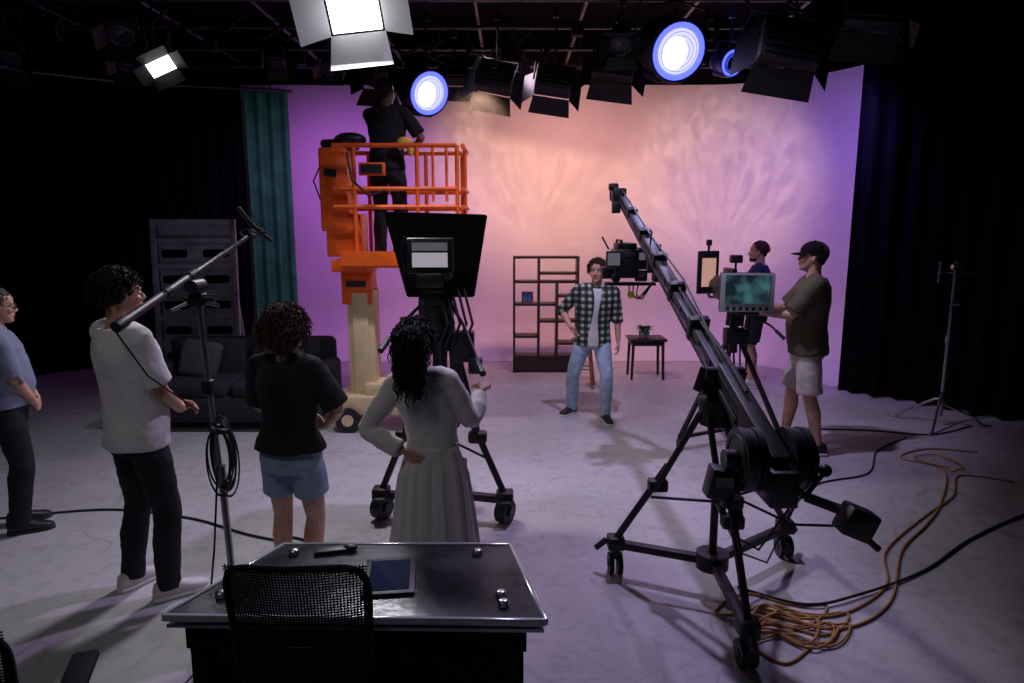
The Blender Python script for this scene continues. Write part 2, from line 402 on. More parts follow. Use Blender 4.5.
    for key in 'RL':
        hip,K,An,df=Lg[key]; s_=Vector((df.y,-df.x,0))
        gp=Vector((An.x,An.y,An.z-.078))
        sb.cur=0
        q=[(-.078,.026,.05),(-.068,.034,.085),(-.03,.038,.105),(.02,.04,.1),(.07,.043,.075),(.12,.047,.056),(.165,.043,.046),(.19,.03,.036),(.2,.015,.028)]
        sb.loft([(gp+df*a+Vector((0,0,c_/2+.012)),s_*b_,Vector((0,0,c_/2))) for a,b_,c_ in q],16,p=.8)
        sb.cur=1
        sb.loft([(gp+df*a+Vector((0,0,.014)),s_*(b_+.004),Vector((0,0,.014))) for a,b_,c_ in [(-.084,.02,0)]+q[1:-1]+[(.205,.016,0)]],16,p=.6)
    sb.obj('shoes',[o.get('shoe',BLKP),o.get('sole',BLKP)],e)
    fb=MB(); fb.T=Mh
    for s_ in (1,-1):
        fb.cur=0; fb.sph((s_*.031,.0735,.0),(.0135,.0115,.0085),12,8)
        fb.cur=1; fb.sph((s_*.031,.0825,.0),(.006,.004,.0065),10,6)
        fb.tube([(s_*.014,.087,.02),(s_*.032,.09,.0265),(s_*.048,.08,.022)],[.0035,.0042,.002],6)
    fb.cur=2; fb.sph((0,.0945,-.058),(.021,.005,.0035),12,6); fb.sph((0,.0935,-.066),(.018,.0055,.005),12,6)
    if o.get('glasses'):
        fb.cur=1
        for s_ in (1,-1):
            fb.torus((s_*.032,.1,.0),.022,.002,(0,1,0)); fb.tube([(s_*.054,.098,.002),(s_*.078,.0,.0)],.002,6)
        fb.tube([(-.01,.102,.002),(.01,.102,.002)],.002,6)
    fb.obj('face',[EYEW,EYED,o.get('lip',LIP)],e)
    hb=MB(); hb.T=Mh; st=o.get('hair','short'); hm=o['hairmat']
    if st in('short','curly','cap'):
        hb.sph((0,-.022,.038),(.082,.1,.094) if st!='curly' else (.087,.102,.104),24,16)
        hb.sph((0,-.055,-.01),(.06,.05,.06),16,10)
        if st!='cap':
            ho=hb.obj('hair_cap',[hm],e,remesh=.006,smooth=2,disp=.02,dscale=.02)
            hb=MB(); 
            fn=lambda d:(d.z>.25 and d.y<.75) or (d.y<.1 and d.z>-.35)
            if st=='curly': curls(hb,460,Mh,fn,.055,.009,.0035,1.5,grav=.25,seed=len(name))
            else: curls(hb,220,Mh,fn,.03,.003,.003,.6,grav=.5,seed=len(name))
            hb.obj('hair',[hm],e)
        else:
            hb.obj('hair',[hm],e,remesh=.006,smooth=2)
            cb=MB(); cb.T=Mh@Matrix.Rotation(-.08,4,'X')
            R=[]
            for i in range(9):
                a=i/8*math.pi/2*.97; R.append(((0,-.008,.045+.088*math.sin(a)),(.088*math.cos(a),0,0),(0,.108*math.cos(a),0)))
            R.insert(0,((0,-.008,.028),(.087,0,0),(0,.107,0)))
            cb.loft(R,28)
            vs=[];n=14
            for i in range(n):
                a=math.pi*(.08+.84*i/(n-1)); x=.078*math.cos(a); y=.02+.065*math.sin(a)
                vs+= [(x,y,.036+.0*i),(x*1.0,y+.085*math.sin(a)**.6,.022-.012*abs(math.cos(a)))]
            vs2=[(a[0],a[1],a[2]+.005) for a in vs]; N=len(vs); fs=[]
            for i in range(n-1):
                fs+=[[2*i,2*i+1,2*i+3,2*i+2],[N+2*i,N+2*i+2,N+2*i+3,N+2*i+1],[2*i+1,N+2*i+1,N+2*i+3,2*i+3]]
            cb.add(vs+vs2,fs)
            cb.sph((0,-.008,.134),(.009,.009,.005),10,6)
            cb.obj('cap',[BLKM],e)
    elif st=='bob':
        hb.sph((0,-.03,.03),(.1,.105,.1),24,16); hb.sph((0,-.05,-.06),(.095,.07,.085),20,12); 
        hb.obj('hair_cap',[hm],e,remesh=.008,smooth=2,disp=.03,dscale=.03); hb=MB()
        fn=lambda d:(d.z>.3 and d.y<.7) or (d.y<.35 and d.z>-.3)
        curls(hb,560,Mh,fn,.15,.010,.0034,2.8,grav=.75,seed=3,outw=1.3); hb.obj('hair',[hm],e)
    elif st=='long':
        hb.sph((0,-.025,.033),(.09,.105,.1),24,16); hb.sph((0,-.07,-.05),(.08,.05,.085),20,12); hb.sph((0,-.09,-.14),(.06,.042,.09),20,12); hb.sph((.0,-.10,-.22),(.038,.035,.08),16,10)
        hb.obj('hair_cap',[hm],e,remesh=.008,smooth=2,disp=.03,dscale=.03); hb=MB()
        fn=lambda d:(d.z>.3 and d.y<.6) or (d.y<.0 and d.z>-.3 )
        curls(hb,420,Mh,fn,.12,.009,.003,2.0,grav=.8,seed=5,outw=1.1)
        fn=lambda d:(d.y<-.4 and abs(d.z)<.6 and abs(d.x)<.6)
        curls(hb,260,Mh,fn,.30,.010,.003,3.2,grav=1,seed=9,outw=.7); hb.obj('hair',[hm],e)
    if o.get('beard'):
        b2=MB(); b2.T=Mh; b2.loft([((0,(a+b_)/2+.002,z),(w_+.004,0,0),(0,(a-b_)/2+.002,0)) for z,w_,a,b_ in [(-.121,.02,.076,.03),(-.112,.033,.087,.0),(-.094,.047,.0925,-.02),(-.08,.053,.0925,-.02)]],24); b2.obj('beard',[hm],e)
    return e
EYEW=mat('eye_white',(.7,.68,.66),.3); EYED=mat('eye_dark',(.015,.01,.008),.3); LIP=mat('lips',(.42,.17,.14),.5)
S1=mat('skin_light',(.62,.34,.24),.5,0,.08,20); S2=mat('skin_tan',(.48,.25,.16),.5,0,.08,20); S3=mat('skin_dark',(.17,.085,.05),.5,0,.08,20)
H1=mat('hair_black',(.012,.009,.008),.7,0,.3,40,spec=.25); H2=mat('hair_brown',(.06,.027,.017),.7,0,.35,40,spec=.25); H3=mat('hair_grey',(.06,.055,.05),.6,0,.3,40,spec=.3)
def cloth(n,c,nz=.06,ns=12,bump=.3,bs=14): return mat(n,c,.85,0,nz,ns,bump,bs,spec=.2,bd=.02)
WHT=cloth('white_cotton',(.66,.64,.63)); WH2=cloth('cream_linen',(.70,.67,.64)); BT=cloth('black_cotton',(.018,.018,.02)); LB=cloth('blue_shirt',(.24,.26,.36)); OLV=cloth('olive_cotton',(.11,.10,.06)); NAV=cloth('navy_cotton',(.035,.05,.11))
DEN=cloth('light_denim',(.38,.49,.62),.1,25); DEN2=cloth('washed_denim',(.28,.37,.48),.1,25); KHA=cloth('khaki',(.6,.55,.48)); DGR=cloth('dark_trousers',(.02,.021,.025))
SHW=mat('white_shoe',(.6,.58,.56),.6); SOLE=mat('white_sole',(.7,.69,.66),.6); SHB=mat('black_shoe',(.015,.015,.017),.5)
PL=bpy.data.materials.new('plaid_flannel'); PL.use_nodes=True; nt=PL.node_tree; b=nt.nodes['Principled BSDF']; b.inputs['Roughness'].default_value=.9
tc=nt.nodes.new('ShaderNodeTexCoord'); sx=nt.nodes.new('ShaderNodeSeparateXYZ'); nt.links.new(tc.outputs['Object'],sx.inputs[0])
def stripe(sock,per,duty,ph=0):
    a=nt.nodes.new('ShaderNodeMath');a.operation='MULTIPLY_ADD';a.inputs[1].default_value=1/per;a.inputs[2].default_value=ph+10;nt.links.new(sock,a.inputs[0])
    f_=nt.nodes.new('ShaderNodeMath');f_.operation='FRACT';nt.links.new(a.outputs[0],f_.inputs[0])
    l=nt.nodes.new('ShaderNodeMath');l.operation='LESS_THAN';l.inputs[1].default_value=duty;nt.links.new(f_.outputs[0],l.inputs[0]);return l
def comb(a,b_,k=.5):
    m=nt.nodes.new('ShaderNodeMath');m.operation='ADD';nt.links.new(a.outputs[0],m.inputs[0]);nt.links.new(b_.outputs[0],m.inputs[1]);return m
big=comb(stripe(sx.outputs[0],.07,.55),stripe(sx.outputs[2],.07,.55))
rp=nt.nodes.new('ShaderNodeValToRGB'); rp.color_ramp.interpolation='CONSTANT'
dv=nt.nodes.new('ShaderNodeMath');dv.operation='MULTIPLY';dv.inputs[1].default_value=.5;nt.links.new(big.outputs[0],dv.inputs[0]);nt.links.new(dv.outputs[0],rp.inputs[0])
e0=rp.color_ramp.elements; e0[0].position=0;e0[0].color=(.5,.5,.46,1);e0[1].position=.9;e0[1].color=(.01,.02,.014,1);e1=e0.new(.4);e1.color=(.06,.09,.065,1)
nt.links.new(rp.outputs[0],b.inputs['Base Color'])

person('man_in_white_tshirt',(-2.06,3.62,0),-38,1.83,dict(skin=S2,hairmat=H1,hair='curly',head=(-8,0,0),torso=(-3,0,0),g=1.02,
  handR=(.07,.20,1.00),handL=(-.03,.23,1.01),poleR=(.9,-.5,-.4),poleL=(-.7,-.3,-.4),hdR=(-.8,.6,.1),hdL=(.8,.6,-.1),hnR=(0,-.5,-.5),hnL=(0,-.5,-.4),curlR=.5,curlL=.7,
  top=dict(mat=WHT,sleeve=.85,loose=.02,hem=.84,ease=.03,wr=.024),bottom=('pants',DGR,1.02),footR=(.14,.03,-14),footL=(-.13,-.04,12),shoe=SHW,sole=SOLE))
person('woman_in_black_top',(-1.22,3.62,0),-14,1.62,dict(fem=1,skin=S1,hairmat=H2,hair='bob',head=(0,0,0),g=1.1,
  handR=(.14,.17,1.02),handL=(-.08,.2,1.02),poleR=(1.2,-.3,-.4),poleL=(-1.0,-.3,-.4),hdR=(-.9,.3,.1),hdL=(.9,.3,.1),hnR=(0,-1,0),hnL=(0,-1,0),
  top=dict(mat=BT,sleeve=.9,loose=.024,hem=.93,ease=.022,flare=.12),bottom=('shorts',DEN2,1.04,.62),shoe=SHW,sole=SOLE))
person('woman_in_white_dress',(-.40,3.32,0),-4,1.60,dict(fem=1,skin=S2,hairmat=H1,hair='long',head=(-5,6,-2),torso=(0,-7,0),g=.97,
  handR=(.24,.28,1.31),handL=(-.13,-.10,1.05),poleR=(.25,-.2,-1),poleL=(-1,-.05,-.25),hdR=(.1,.95,.2),hnR=(-.3,0,-1),hdL=(.8,-.1,-.5),hnL=(.2,1,.2),curlR=.75,curlL=.4,
  top=dict(mat=WH2,sleeve=1.85,loose=.022,hem=1.0,ease=.014,wr=.028),bottom=('skirt',WH2),shoe=SHW,sole=SOLE))
person('man_in_blue_shirt',(-3.40,4.45,0),-52,1.66,dict(skin=S1,hairmat=H3,hair='short',glasses=1,head=(0,5,0),g=1.08,belly=.06,
  handR=(.10,.17,.93),handL=(-.10,.19,.93),poleR=(1,-.6,-.3),poleL=(-1,-.5,-.3),hdR=(-.95,.1,-.25),hdL=(.95,.1,-.25),hnR=(0,-1,0),hnL=(0,-1,0),
  top=dict(mat=LB,sleeve=1.1,loose=.02,hem=.93,ease=.016,collar=1),bottom=('pants',DGR,1.02),shoe=SHB,sole=SHB))
person('actor_in_plaid_shirt',(.87,7.27,0),180,1.75,dict(skin=S1,hairmat=H2,hair='curly',head=(-22,-3,4),torso=(3,-3,6),pelvis=(0,0,-.03),g=1.03,
  handR=(.25,.14,1.02),handL=(-.27,.04,.85),poleR=(.8,-.8,-.3),poleL=(-.5,-.9,0),hnR=(-.8,.2,.3),curlR=.5,curlL=.5,
  top=dict(mat=PL,sleeve=1.2,loose=.02,hem=.84,ease=.026,inner=WHT,collar=1,wr=.018),bottom=('pants',DEN,1.02),footR=(.20,-.15,-42),footL=(-.13,.17,10),shoe=SHB,sole=SOLE))
person('man_in_black_cap',(2.70,6.15,0),72,1.92,dict(skin=S1,hairmat=H3,hair='cap',head=(0,-6,0),g=1.06,belly=.03,
  handR=(.13,.4,1.2),handL=(-.12,.38,1.18),poleR=(.5,-.3,-1),poleL=(-.5,-.3,-1),hdR=(-.1,.9,.2),hdL=(.1,.9,.2),hnR=(-.3,.2,-1),hnL=(.3,.2,-1),
  top=dict(mat=OLV,sleeve=.9,loose=.028,hem=.84,ease=.034,wr=.02),bottom=('shorts',KHA,1.02,.9),footR=(.14,.12,-8),footL=(-.12,-.12,8),shoe=SHB,sole=SOLE))
person('man_in_navy_tshirt',(3.15,8.75,0),62,1.88,dict(skin=S1,hairmat=H2,hair='short',beard=1,head=(10,0,0),
  handR=(.2,.25,1.1),handL=(-.2,.25,1.1),curlR=.6,hnR=(-.5,0,-1),hnL=(.5,0,-1),
  top=dict(mat=NAV,sleeve=.8,loose=.02,hem=.88,ease=.026),bottom=('shorts',DGR,1.02,.85),shoe=SHW,sole=SOLE))
person('man_on_lift',(-1.24,6.98,1.735),-15,1.76,dict(skin=S3,hairmat=H1,hair='short',head=(-10,-25,0),torso=(4,0,0),
  handR=(.2,.27,1.16),handL=(.0,.32,1.38),poleR=(.8,-.2,-.8),poleL=(-.9,.1,-.5),hnR=(-.5,.5,-.5),hnL=(.2,.8,-.4),
  top=dict(mat=BT,sleeve=.85,loose=.02,hem=.88,ease=.022),bottom=('pants',DGR,1.02),shoe=SHB,sole=SHB))
# ---------------------------------------------------------------- desk
DT=mat('smoked_glass',(.07,.07,.08),.2,.35,.6,5,.1,25); AC=mat('acrylic_edge',(.42,.46,.48),.12,.1,.1,4)
d=MB(); top=[(-1.19,2.14),(.115,2.11),(-.01,2.67),(-.95,2.67)]
d.cur=0; d.prism(top,.735,.75)
d.cur=1; 
cx=sum(p[0] for p in top)/4; cy=sum(p[1] for p in top)/4
for i in range(4):
    a=Vector((*top[i],.7425)); b_=Vector((*top[(i+1)%4],.7425)); d.beam(a,b_,.016,.026,.004)
d.prism([(cx+(p[0]-cx)*.99,cy+(p[1]-cy)*.98) for p in top],.70,.712)
d.cur=2
d.prism([(-1.12,2.17),(-1.06,2.17),(-.85,2.62),(-.92,2.62)],0,.70)
d.prism([(-.30,2.16),(.04,2.15),(-.05,2.62),(-.30,2.62)],0,.70)
d.prism([(-.92,2.59),(-.05,2.59),(-.05,2.62),(-.92,2.62)],0,.70)
d.prism([(-1.13,2.165),(.05,2.145),(.05,2.17),(-1.13,2.19)],.61,.70)
d.cur=3
for x,y in ((-1.04,2.26),(-.04,2.26),(-.88,2.58),(-.14,2.58),(-.03,2.2)):
    d.cyl((x,y,.70),(x,y,.758),.012); d.cyl((x,y,.752),(x,y,.768),.021,.019); d.sph((x,y,.768),(.019,.019,.006),16,6)
d.obj('news_desk',[DT,AC,BLKM,STEEL])
tb=MB(); R=Matrix.Rotation(.12,3,'Z'); tb.box((-.46,2.39,.758),(.19,.27,.011),R,.004); tb.cur=1; tb.box((-.46,2.39,.7642),(.15,.225,.0015),R)
tb.obj('tablet',[BLKP,mat('tablet_screen',(.02,.03,.06),.05)])
rc=MB(); rc.box((-.72,2.6,.76),(.16,.05,.018),Matrix.Rotation(.25,3,'Z'),.006); rc.sph((-.66,2.61,.765),(.03,.022,.014)); rc.obj('wireless_mouse',[BLKP])
MESH=mat('chair_mesh',(.01,.01,.011),.8,spec=.2)
def chair(name,loc,ry,ah=.60):
    e=empty(name,loc); e.rotation_euler[2]=rad(ry)
    m=MB()
    def bk(u,v):
        return Vector((u*(.225-.02*(1-v)),-.24-.04*(1-u*u)-.05*v*v,.58+.46*v))
    fr=[]
    N=40
    for i in range(N+1):
        a=2*math.pi*i/N; cu=math.copysign(abs(math.cos(a))**.35,math.cos(a)); sv=math.copysign(abs(math.sin(a))**.35,math.sin(a))
        fr.append(bk(cu,.5+.5*sv))
    m.tube(fr,.012,8); m.obj('back_frame',[MESH],e)
    m=MB()
    for i in range(1,44): 
        u=-1+2*i/44; m.tube([bk(u*.98,v/8) for v in range(9)],.0026,4)
    for j in range(1,48):
        v=j/48; m.tube([bk(u/6*.98,v) for u in range(-6,7)],.0026,4)
    m.obj('back_mesh',[MESH],e)
    m=MB(); m.loft([((0,-.0,.44),(.22,0,0),(0,.22,0)),((0,0,.455),(.25,0,0),(0,.245,0)),((0,0,.49),(.25,0,0),(0,.245,0)),((0,0,.51),(.22,0,0),(0,.22,0))],32,p=.55); m.obj('seat',[BLKM],e)
    m=MB(); m.beam((0,-.1,.42),(0,-.27,.5),.08,.03); m.beam((0,-.27,.48),(0,-.285,.75),.07,.025,up=(0,1,0)); m.cyl((0,0,.1),(0,0,.44),.03)
    for i in range(5):
        a=2*math.pi*i/5+.3; q=Vector((math.cos(a),math.sin(a),0)); m.beam(q*.03+Vector((0,0,.12)),q*.3+Vector((0,0,.07)),.045,.03)
        m.cyl(q*.3+Vector((-.02*q.y,.02*q.x,.03)),q*.3+Vector((.02*q.y,-.02*q.x,.03)),.03)
    for s_ in (1,-1):
        m.tube([(s_*.25,-.05,.45),(s_*.3,-.06,.5),(s_*.3,-.06,ah-.015)],.016); m.box((s_*.3,-.02,ah),(.08,.22,.03),None,.014)
    m.obj('base',[MESH],e); return e
chair('office_chair',(-.665,2.235,0),0)
chair('office_chair',(-1.61,1.80,0),20,.71)
# ---------------------------------------------------------------- teleprompter camera
e=empty('teleprompter_camera'); X,Y=-.50,4.6
m=MB()
A_=[(X-.20,Y-.02,1.60),(X+.24,Y-.02,1.60),(X+.33,Y-.06,2.13),(X-.33,Y-.06,2.15)]
B_=[(X-.2,Y+.45,1.60),(X+.2,Y+.45,1.60),(X+.24,Y+.42,2.0),(X-.24,Y+.42,2.0)]
m.add(A_+B_,[[0,1,2,3],[4,7,6,5],[0,4,5,1],[1,5,6,2],[2,6,7,3],[3,7,4,0]])
for i in range(4): m.tube([A_[i],A_[(i+1)%4]],.009,6)
m.obj('hood',[BLKM],e)
m=MB(); m.box((X-.01,Y-.16,1.80),(.17,.26,.2),None,.02)
m.box((X-.01,Y-.3,1.88),(.29,.06,.22),None,.01); m.box((X-.01,Y-.33,1.73),(.16,.16,.09),None,.015)
m.cyl((X+.09,Y-.36,1.75),(X+.09,Y-.2,1.75),.03); m.tube([(X-.17,Y-.3,1.78),(X-.19,Y-.3,1.9),(X-.17,Y-.3,2.0)],.01)
m.cur=1; m.box((X-.01,Y-.333,1.885),(.25,.008,.185),None,.002)
m.cur=2; m.box((X-.01,Y-.3385,1.855),(.22,.004,.09)); m.cur=3; m.box((X-.01,Y-.3385,1.937),(.22,.004,.05))
m.obj('camera_body',[BLKP,BLKP,mat('viewfinder_screen',(.1,.1,.1),.3,emit=(.62,.58,.66),es=.5),mat('viewfinder_top',(.1,.1,.1),.3,emit=(.2,.2,.24),es=.35)],e)
m=MB(); m.box((X,Y-.1,1.66),(.16,.4,.03),None,.005); m.box((X,Y-.1,1.60),(.14,.22,.1),None,.02); m.cyl((X-.11,Y-.1,1.54),(X+.11,Y-.1,1.54),.085); m.cyl((X,Y-.1,1.38),(X,Y-.1,1.52),.12,.09)
m.tube([(X+.09,Y-.1,1.56),(X+.2,Y-.45,1.47),(-.17,3.62,1.30)],[.011,.011,.012],8); m.cyl((-.2,3.72,1.325),(-.155,3.56,1.285),.018); m.tube([(X-.09,Y-.1,1.56),(X-.17,Y-.4,1.48),(X-.24,Y-.65,1.38)],[.011]*3,8); m.cyl((X-.23,Y-.6,1.4),(X-.26,Y-.72,1.35),.018)
for s_ in (.03,.07,.11,.15,.19): m.tube([(X+s_,Y-.2,1.66),(X+s_+.06,Y-.3,1.45),(X+s_,Y-.2,1.3),(X+s_*.8,Y-.12,1.05),(X+s_*.4,Y-.05,.9)],.010,6)
m.box((X+.18,Y-.15,1.28),(.14,.12,.2),None,.01); m.box((X+.26,Y-.2,1.16),(.09,.1,.1),None,.01); m.box((X-.16,Y-.1,1.3),(.1,.12,.14),None,.01)
m.obj('pan_head',[BLK],e)
m=MB()
wh=[(-.93,4.62),(-.05,4.55),(-.42,5.2)]
m.cyl((X,Y,1.24),(X,Y,1.4),.14,.11)
for wx,wy in wh:
    q=Vector((wx,wy,0)); cpt=Vector((X,Y,1.33)); t_=(q-Vector((X,Y,0))).normalized(); sd=Vector((-t_.y,t_.x,0))
    for s_ in (-1,1): m.tube([cpt+t_*.09+sd*.06*s_,q+Vector((0,0,.62))*1+(Vector((X,Y,0))-q)*.42+sd*.04*s_],.02); 
    m.tube([q+Vector((0,0,.7))+(Vector((X,Y,0))-q)*.48,q+Vector((0,0,.2))],.024); m.box(q+Vector((0,0,.62))+(Vector((X,Y,0))-q)*.42,(.13,.1,.08),None,.02)
    m.beam((X,Y,.2),q+Vector((0,0,.17)),.06,.05); m.box(q+Vector((0,0,.19)),(.12,.12,.09),None,.015)
    m.cyl(q+Vector((-.035,.02,.085)),q+Vector((.035,-.02,.085)),.085); m.cyl(q+Vector((-.05,.02,.085)),q+Vector((.05,-.02,.085)),.035); m.box(q+Vector((.0,-.02,.17)),(.09,.18,.03),None,.012)
    m.beam((X,Y,.62),q+Vector((0,0,.45))+(Vector((X,Y,0))-q)*.2,.02,.015)
m.cyl((X,Y,.13),(X,Y,.26),.1); m.cyl((X,Y,.5),(X,Y,1.28),.045)
m.obj('tripod_dolly',[BLK],e)
# ---------------------------------------------------------------- boom mic stand
m=MB(); bx,by=-1.30,2.98
m.cur=1; m.tube([(bx,by,.12),(bx-.03,by,.95)],.016,10); m.tube([(bx-.03,by,.9),(bx-.075,by,1.76)],.012,10)
m.cyl((bx-.028,by,.88),(bx-.033,by,.98),.024)
m.cur=0; m.box((bx-.055,by-.01,1.35),(.05,.05,.07),None,.01)
m.box((bx-.075,by,1.74),(.07,.06,.06),None,.012); m.cyl((bx-.13,by,1.745),(bx-.0,by,1.745),.02); m.cyl((bx-.08,by-.05,1.8),(bx-.08,by+.05,1.8),.03)
m.cur=1; m.cyl((bx-.11,by-.03,1.73),(bx-.17,by-.05,1.7),.008); m.cyl((bx-.02,by-.03,1.73),(bx+.04,by-.06,1.72),.008)
m.cur=0
a=Vector((-1.56,2.66,1.665)); b_=Vector((-1.44,3.75,2.0))
m.tube([a,a.lerp(b_,.05),a.lerp(b_,.06),a.lerp(b_,.5),a.lerp(b_,.51),b_],[.024,.024,.019,.018,.014,.012],12)
m.cyl(a.lerp(b_,.48),a.lerp(b_,.53),.022); m.cyl(a.lerp(b_,.3),a.lerp(b_,.33),.023)
m.torus(b_+Vector((0,.03,.02)),.045,.005,(0,.6,1)); m.torus(b_+Vector((0.02,.1,.03)),.045,.005,(0,.6,1))
m.tube([b_+Vector((-.03,-.02,.16)),b_+Vector((.02,.04,.06)),b_+Vector((.08,.14,-.02))],[.011,.014,.012],10)
for i in range(10): m.tube([b_+Vector((-.03+.006*i,.0+.01*i,.12-.011*i)),b_+Vector((.03+.006*i,.0+.01*i,.15-.011*i))],.0025,4)
for i in range(11): m.torus((bx-.015+random.uniform(-.015,.015),by-.03+.006*i,1.03+random.uniform(-.03,.03)),.155+random.uniform(-.02,.02),.006,(random.uniform(-.3,.3)+.35,1,0),24,6,el=.38)
m.torus((bx-.02,by-.02,1.16),.035,.014,(.3,.1,1))
m.tube([a+Vector((0,0,-.02)),(-1.5,2.75,1.45),(-1.36,2.9,1.25),(bx-.03,by-.04,1.15)],.004,6)
m.tube([(bx-.02,by-.05,1.0),(bx-.06,by-.06,.6),(bx-.1,by-.15,.1),(bx-.22,by-.5,.012),(bx-.2,by-1.0,.012)],.005,6)
m.cur=1
for i in range(3):
    an=i*2.094+.6; q=Vector((math.cos(an),math.sin(an),0)); m.tube([Vector((bx,by,.3-.05*i))+q*.02,Vector((bx,by,.25-.05*i))+q*.08,Vector((bx,by,.03))+q*.32,Vector((bx,by,.012))+q*.36],.011)
m.obj('boom_microphone_stand',[BLK,STEEL])
# ---------------------------------------------------------------- lift
e=empty('personnel_lift'); m=MB()
y0,y1=6.65,7.35
m.cur=0
m.box((-1.74,7.0,2.42),(.27,.42,.80),None,.02); m.box((-1.66,6.98,1.98),(.34,.36,.42),None,.02); m.box((-1.60,7.0,1.68),(.36,.5,.12),None,.01)
m.box((-1.56,6.98,1.46),(.30,.3,.34),None,.015)
m.box((-1.05,7.0,1.70),(1.2,.74,.06),None,.01); m.box((-1.05,6.62,1.76),(1.2,.02,.14))
for y in (y0,y1):
    for z in (2.82,2.42,2.25): m.tube([(-1.7,y,z),(-.52,y,z),],.022)
    for x in (-1.5,-.9,-.52): m.tube([(x,y,1.72),(x,y,2.82)],.021)
for z in (2.82,2.42,2.25): m.tube([(-.47,y0+.02,z),(-.47,y1-.02,z)],.022)
m.tube([(-.47,7.0,1.72),(-.47,7.0,2.82)],.02); m.tube([(-.62,y0,2.8),(-.62,y0,2.3)],.014); m.tube([(-.75,y0,2.8),(-.75,y0,2.3)],.014)
m.box((-1.32,6.62,2.6),(.25,.05,.12),None,.01)
m.cur=2; m.box((-1.76,6.785,2.58),(.12,.01,.07),Matrix.Rotation(.15,3,'Y')); m.box((-1.70,6.99,2.86),(.34,.3,.09),None,.04); m.sph((-1.58,6.9,2.9),(.16,.12,.07)); m.box((-1.32,6.585,2.6),(.2,.02,.08)); m.box((-1.56,6.825,1.5),(.2,.01,.06))
m.tube([(-1.55,6.6,2.75),(-1.5,6.55,2.5),(-1.35,6.57,2.35),(-1.2,6.6,2.4)],.012,6); m.tube([(-1.85,6.85,2.7),(-1.93,6.8,2.5),(-1.86,6.8,2.3)],.008,6)
m.cur=1
m.box((-1.53,7.0,.86),(.27,.3,1.15),None,.015); m.box((-1.53,6.84,.86),(.16,.03,1.1),None,.01); m.box((-1.53,7.0,1.38),(.22,.24,.5),None,.01)
m.box((-1.30,7.0,.27),(1.0,.6,.2),None,.03); m.box((-1.2,7.0,.42),(.6,.5,.14),None,.03)
m.cur=2
for x in (-1.66,-.95):
    for y in (6.70,7.30): m.cyl((x,y-.03,.13),(x,y+.03,.13),.128); m.cur=1; m.cyl((x,y-.04,.13),(x,y+.04,.13),.06); m.cur=2
m.obj('lift_frame',[ORG,BEI,BLKP],e)
m=MB(); m.cur=0; m.sph((-1.03,6.78,2.86),(.08,.05,.055)); m.sph((-.98,6.8,2.80),(.035,.03,.07)); m.sph((-1.08,6.8,2.84),(.03,.03,.05)); m.obj('work_gloves',[YEL],e,remesh=.008,smooth=2)
# ---------------------------------------------------------------- jib
e=empty('jib_crane'); 
P0=Vector((1.11,3.5,1.30)); TIP=Vector((.97,6.2,2.34)); dr=(TIP-P0).normalized()
sx_=dr.cross(Vector((0,0,1))).normalized(); up=sx_.cross(dr)
m=MB()
N=6
for i in range(N):
    a=P0.lerp(TIP,i/N)-(dr*.35 if i==0 else dr*.0); b_=P0.lerp(TIP,(i+1)/N); k=1-.45*i/N
    m.beam(a,b_,.09*k,.055*k,.006); m.beam(b_-dr*.03,b_+dr*.03,.115*k,.14*k,.006)
    for s_ in (-1,1): m.beam(a+sx_*s_*.045*k-up*.05*k,b_+sx_*s_*.045*k-up*.05*k,.014,.03,.003)
for i in range(14):
    q=P0.lerp(TIP,(i+.5)/14); k=1-.45*i/14; m.cyl(q+sx_*.052*k,q-sx_*.052*k,.02*k,n=12); m.beam(q-up*.05*k+sx_*.04*k,q+dr*.09-up*.05*k-sx_*.04*k,.012,.012)
m.beam(P0-dr*.75,P0,.085,.13,.008)
m.tube([P0-dr*.45-up*.16,P0-up*.13,TIP-up*.09-dr*.05],.012,8); m.tube([P0-dr*.45-up*.16+sx_*.05,P0-up*.13+sx_*.05,TIP-up*.09-dr*.05],.006,6)
for i in range(1,6): q=P0.lerp(TIP,i/6); m.beam(q,q-up*.11,.012,.03)
m.tube([P0+up*.05,P0.lerp(TIP,.3)+up*.13,P0.lerp(TIP,.6)+up*.075,TIP+up*.05],.007,6)
for t_ in (.3,.6): m.beam(P0.lerp(TIP,t_),P0.lerp(TIP,t_)+up*.11,.012,.012)
m.tube([P0-dr*.3+up*.09,P0+up*.1,P0.lerp(TIP,.2)+up*.05,P0.lerp(TIP,.4)+up*.045],.01,6)
m.obj('arm',[BLK],e)
m=MB()
wc=P0-dr*.66-up*.02
for s_,n_ in ((-1,3),(1,3)):
    for j in range(n_):
        a=wc+sx_*s_*(.06+.032*j); m.cyl(a,a+sx_*s_*.027,.14-.004*(j%2),n=36); 
        m.torus(a+sx_*s_*.027,.11,.006,sx_,32,6)
    m.cyl(wc,wc+sx_*s_*(.08+.036*n_),.02)
m.cyl(wc+sx_*.16,wc+sx_*.2,.05); m.cyl(wc-sx_*.16,wc-sx_*.21,.045)
m.box(wc-up*.05-dr*.1,(.12,.2,.16),None,.01)
m.obj('counterweights',[BLKP],e)
m=MB(); hb_=wc-dr*.12
h1=Vector((1.24,2.74,.93)); h2=Vector((1.38,2.64,.90))
m.beam(hb_,h1,.03,.03); m.beam(h1,h2,.035,.035); m.box((1.39,2.6,.88),(.13,.1,.12),Matrix.Rotation(.4,3,'Y'),.012); m.tube([(1.4,2.6,.84),(1.48,2.58,.77)],.014); m.tube([h1,(1.33,2.78,1.02)],.01); m.sph((1.335,2.78,1.03),.028)
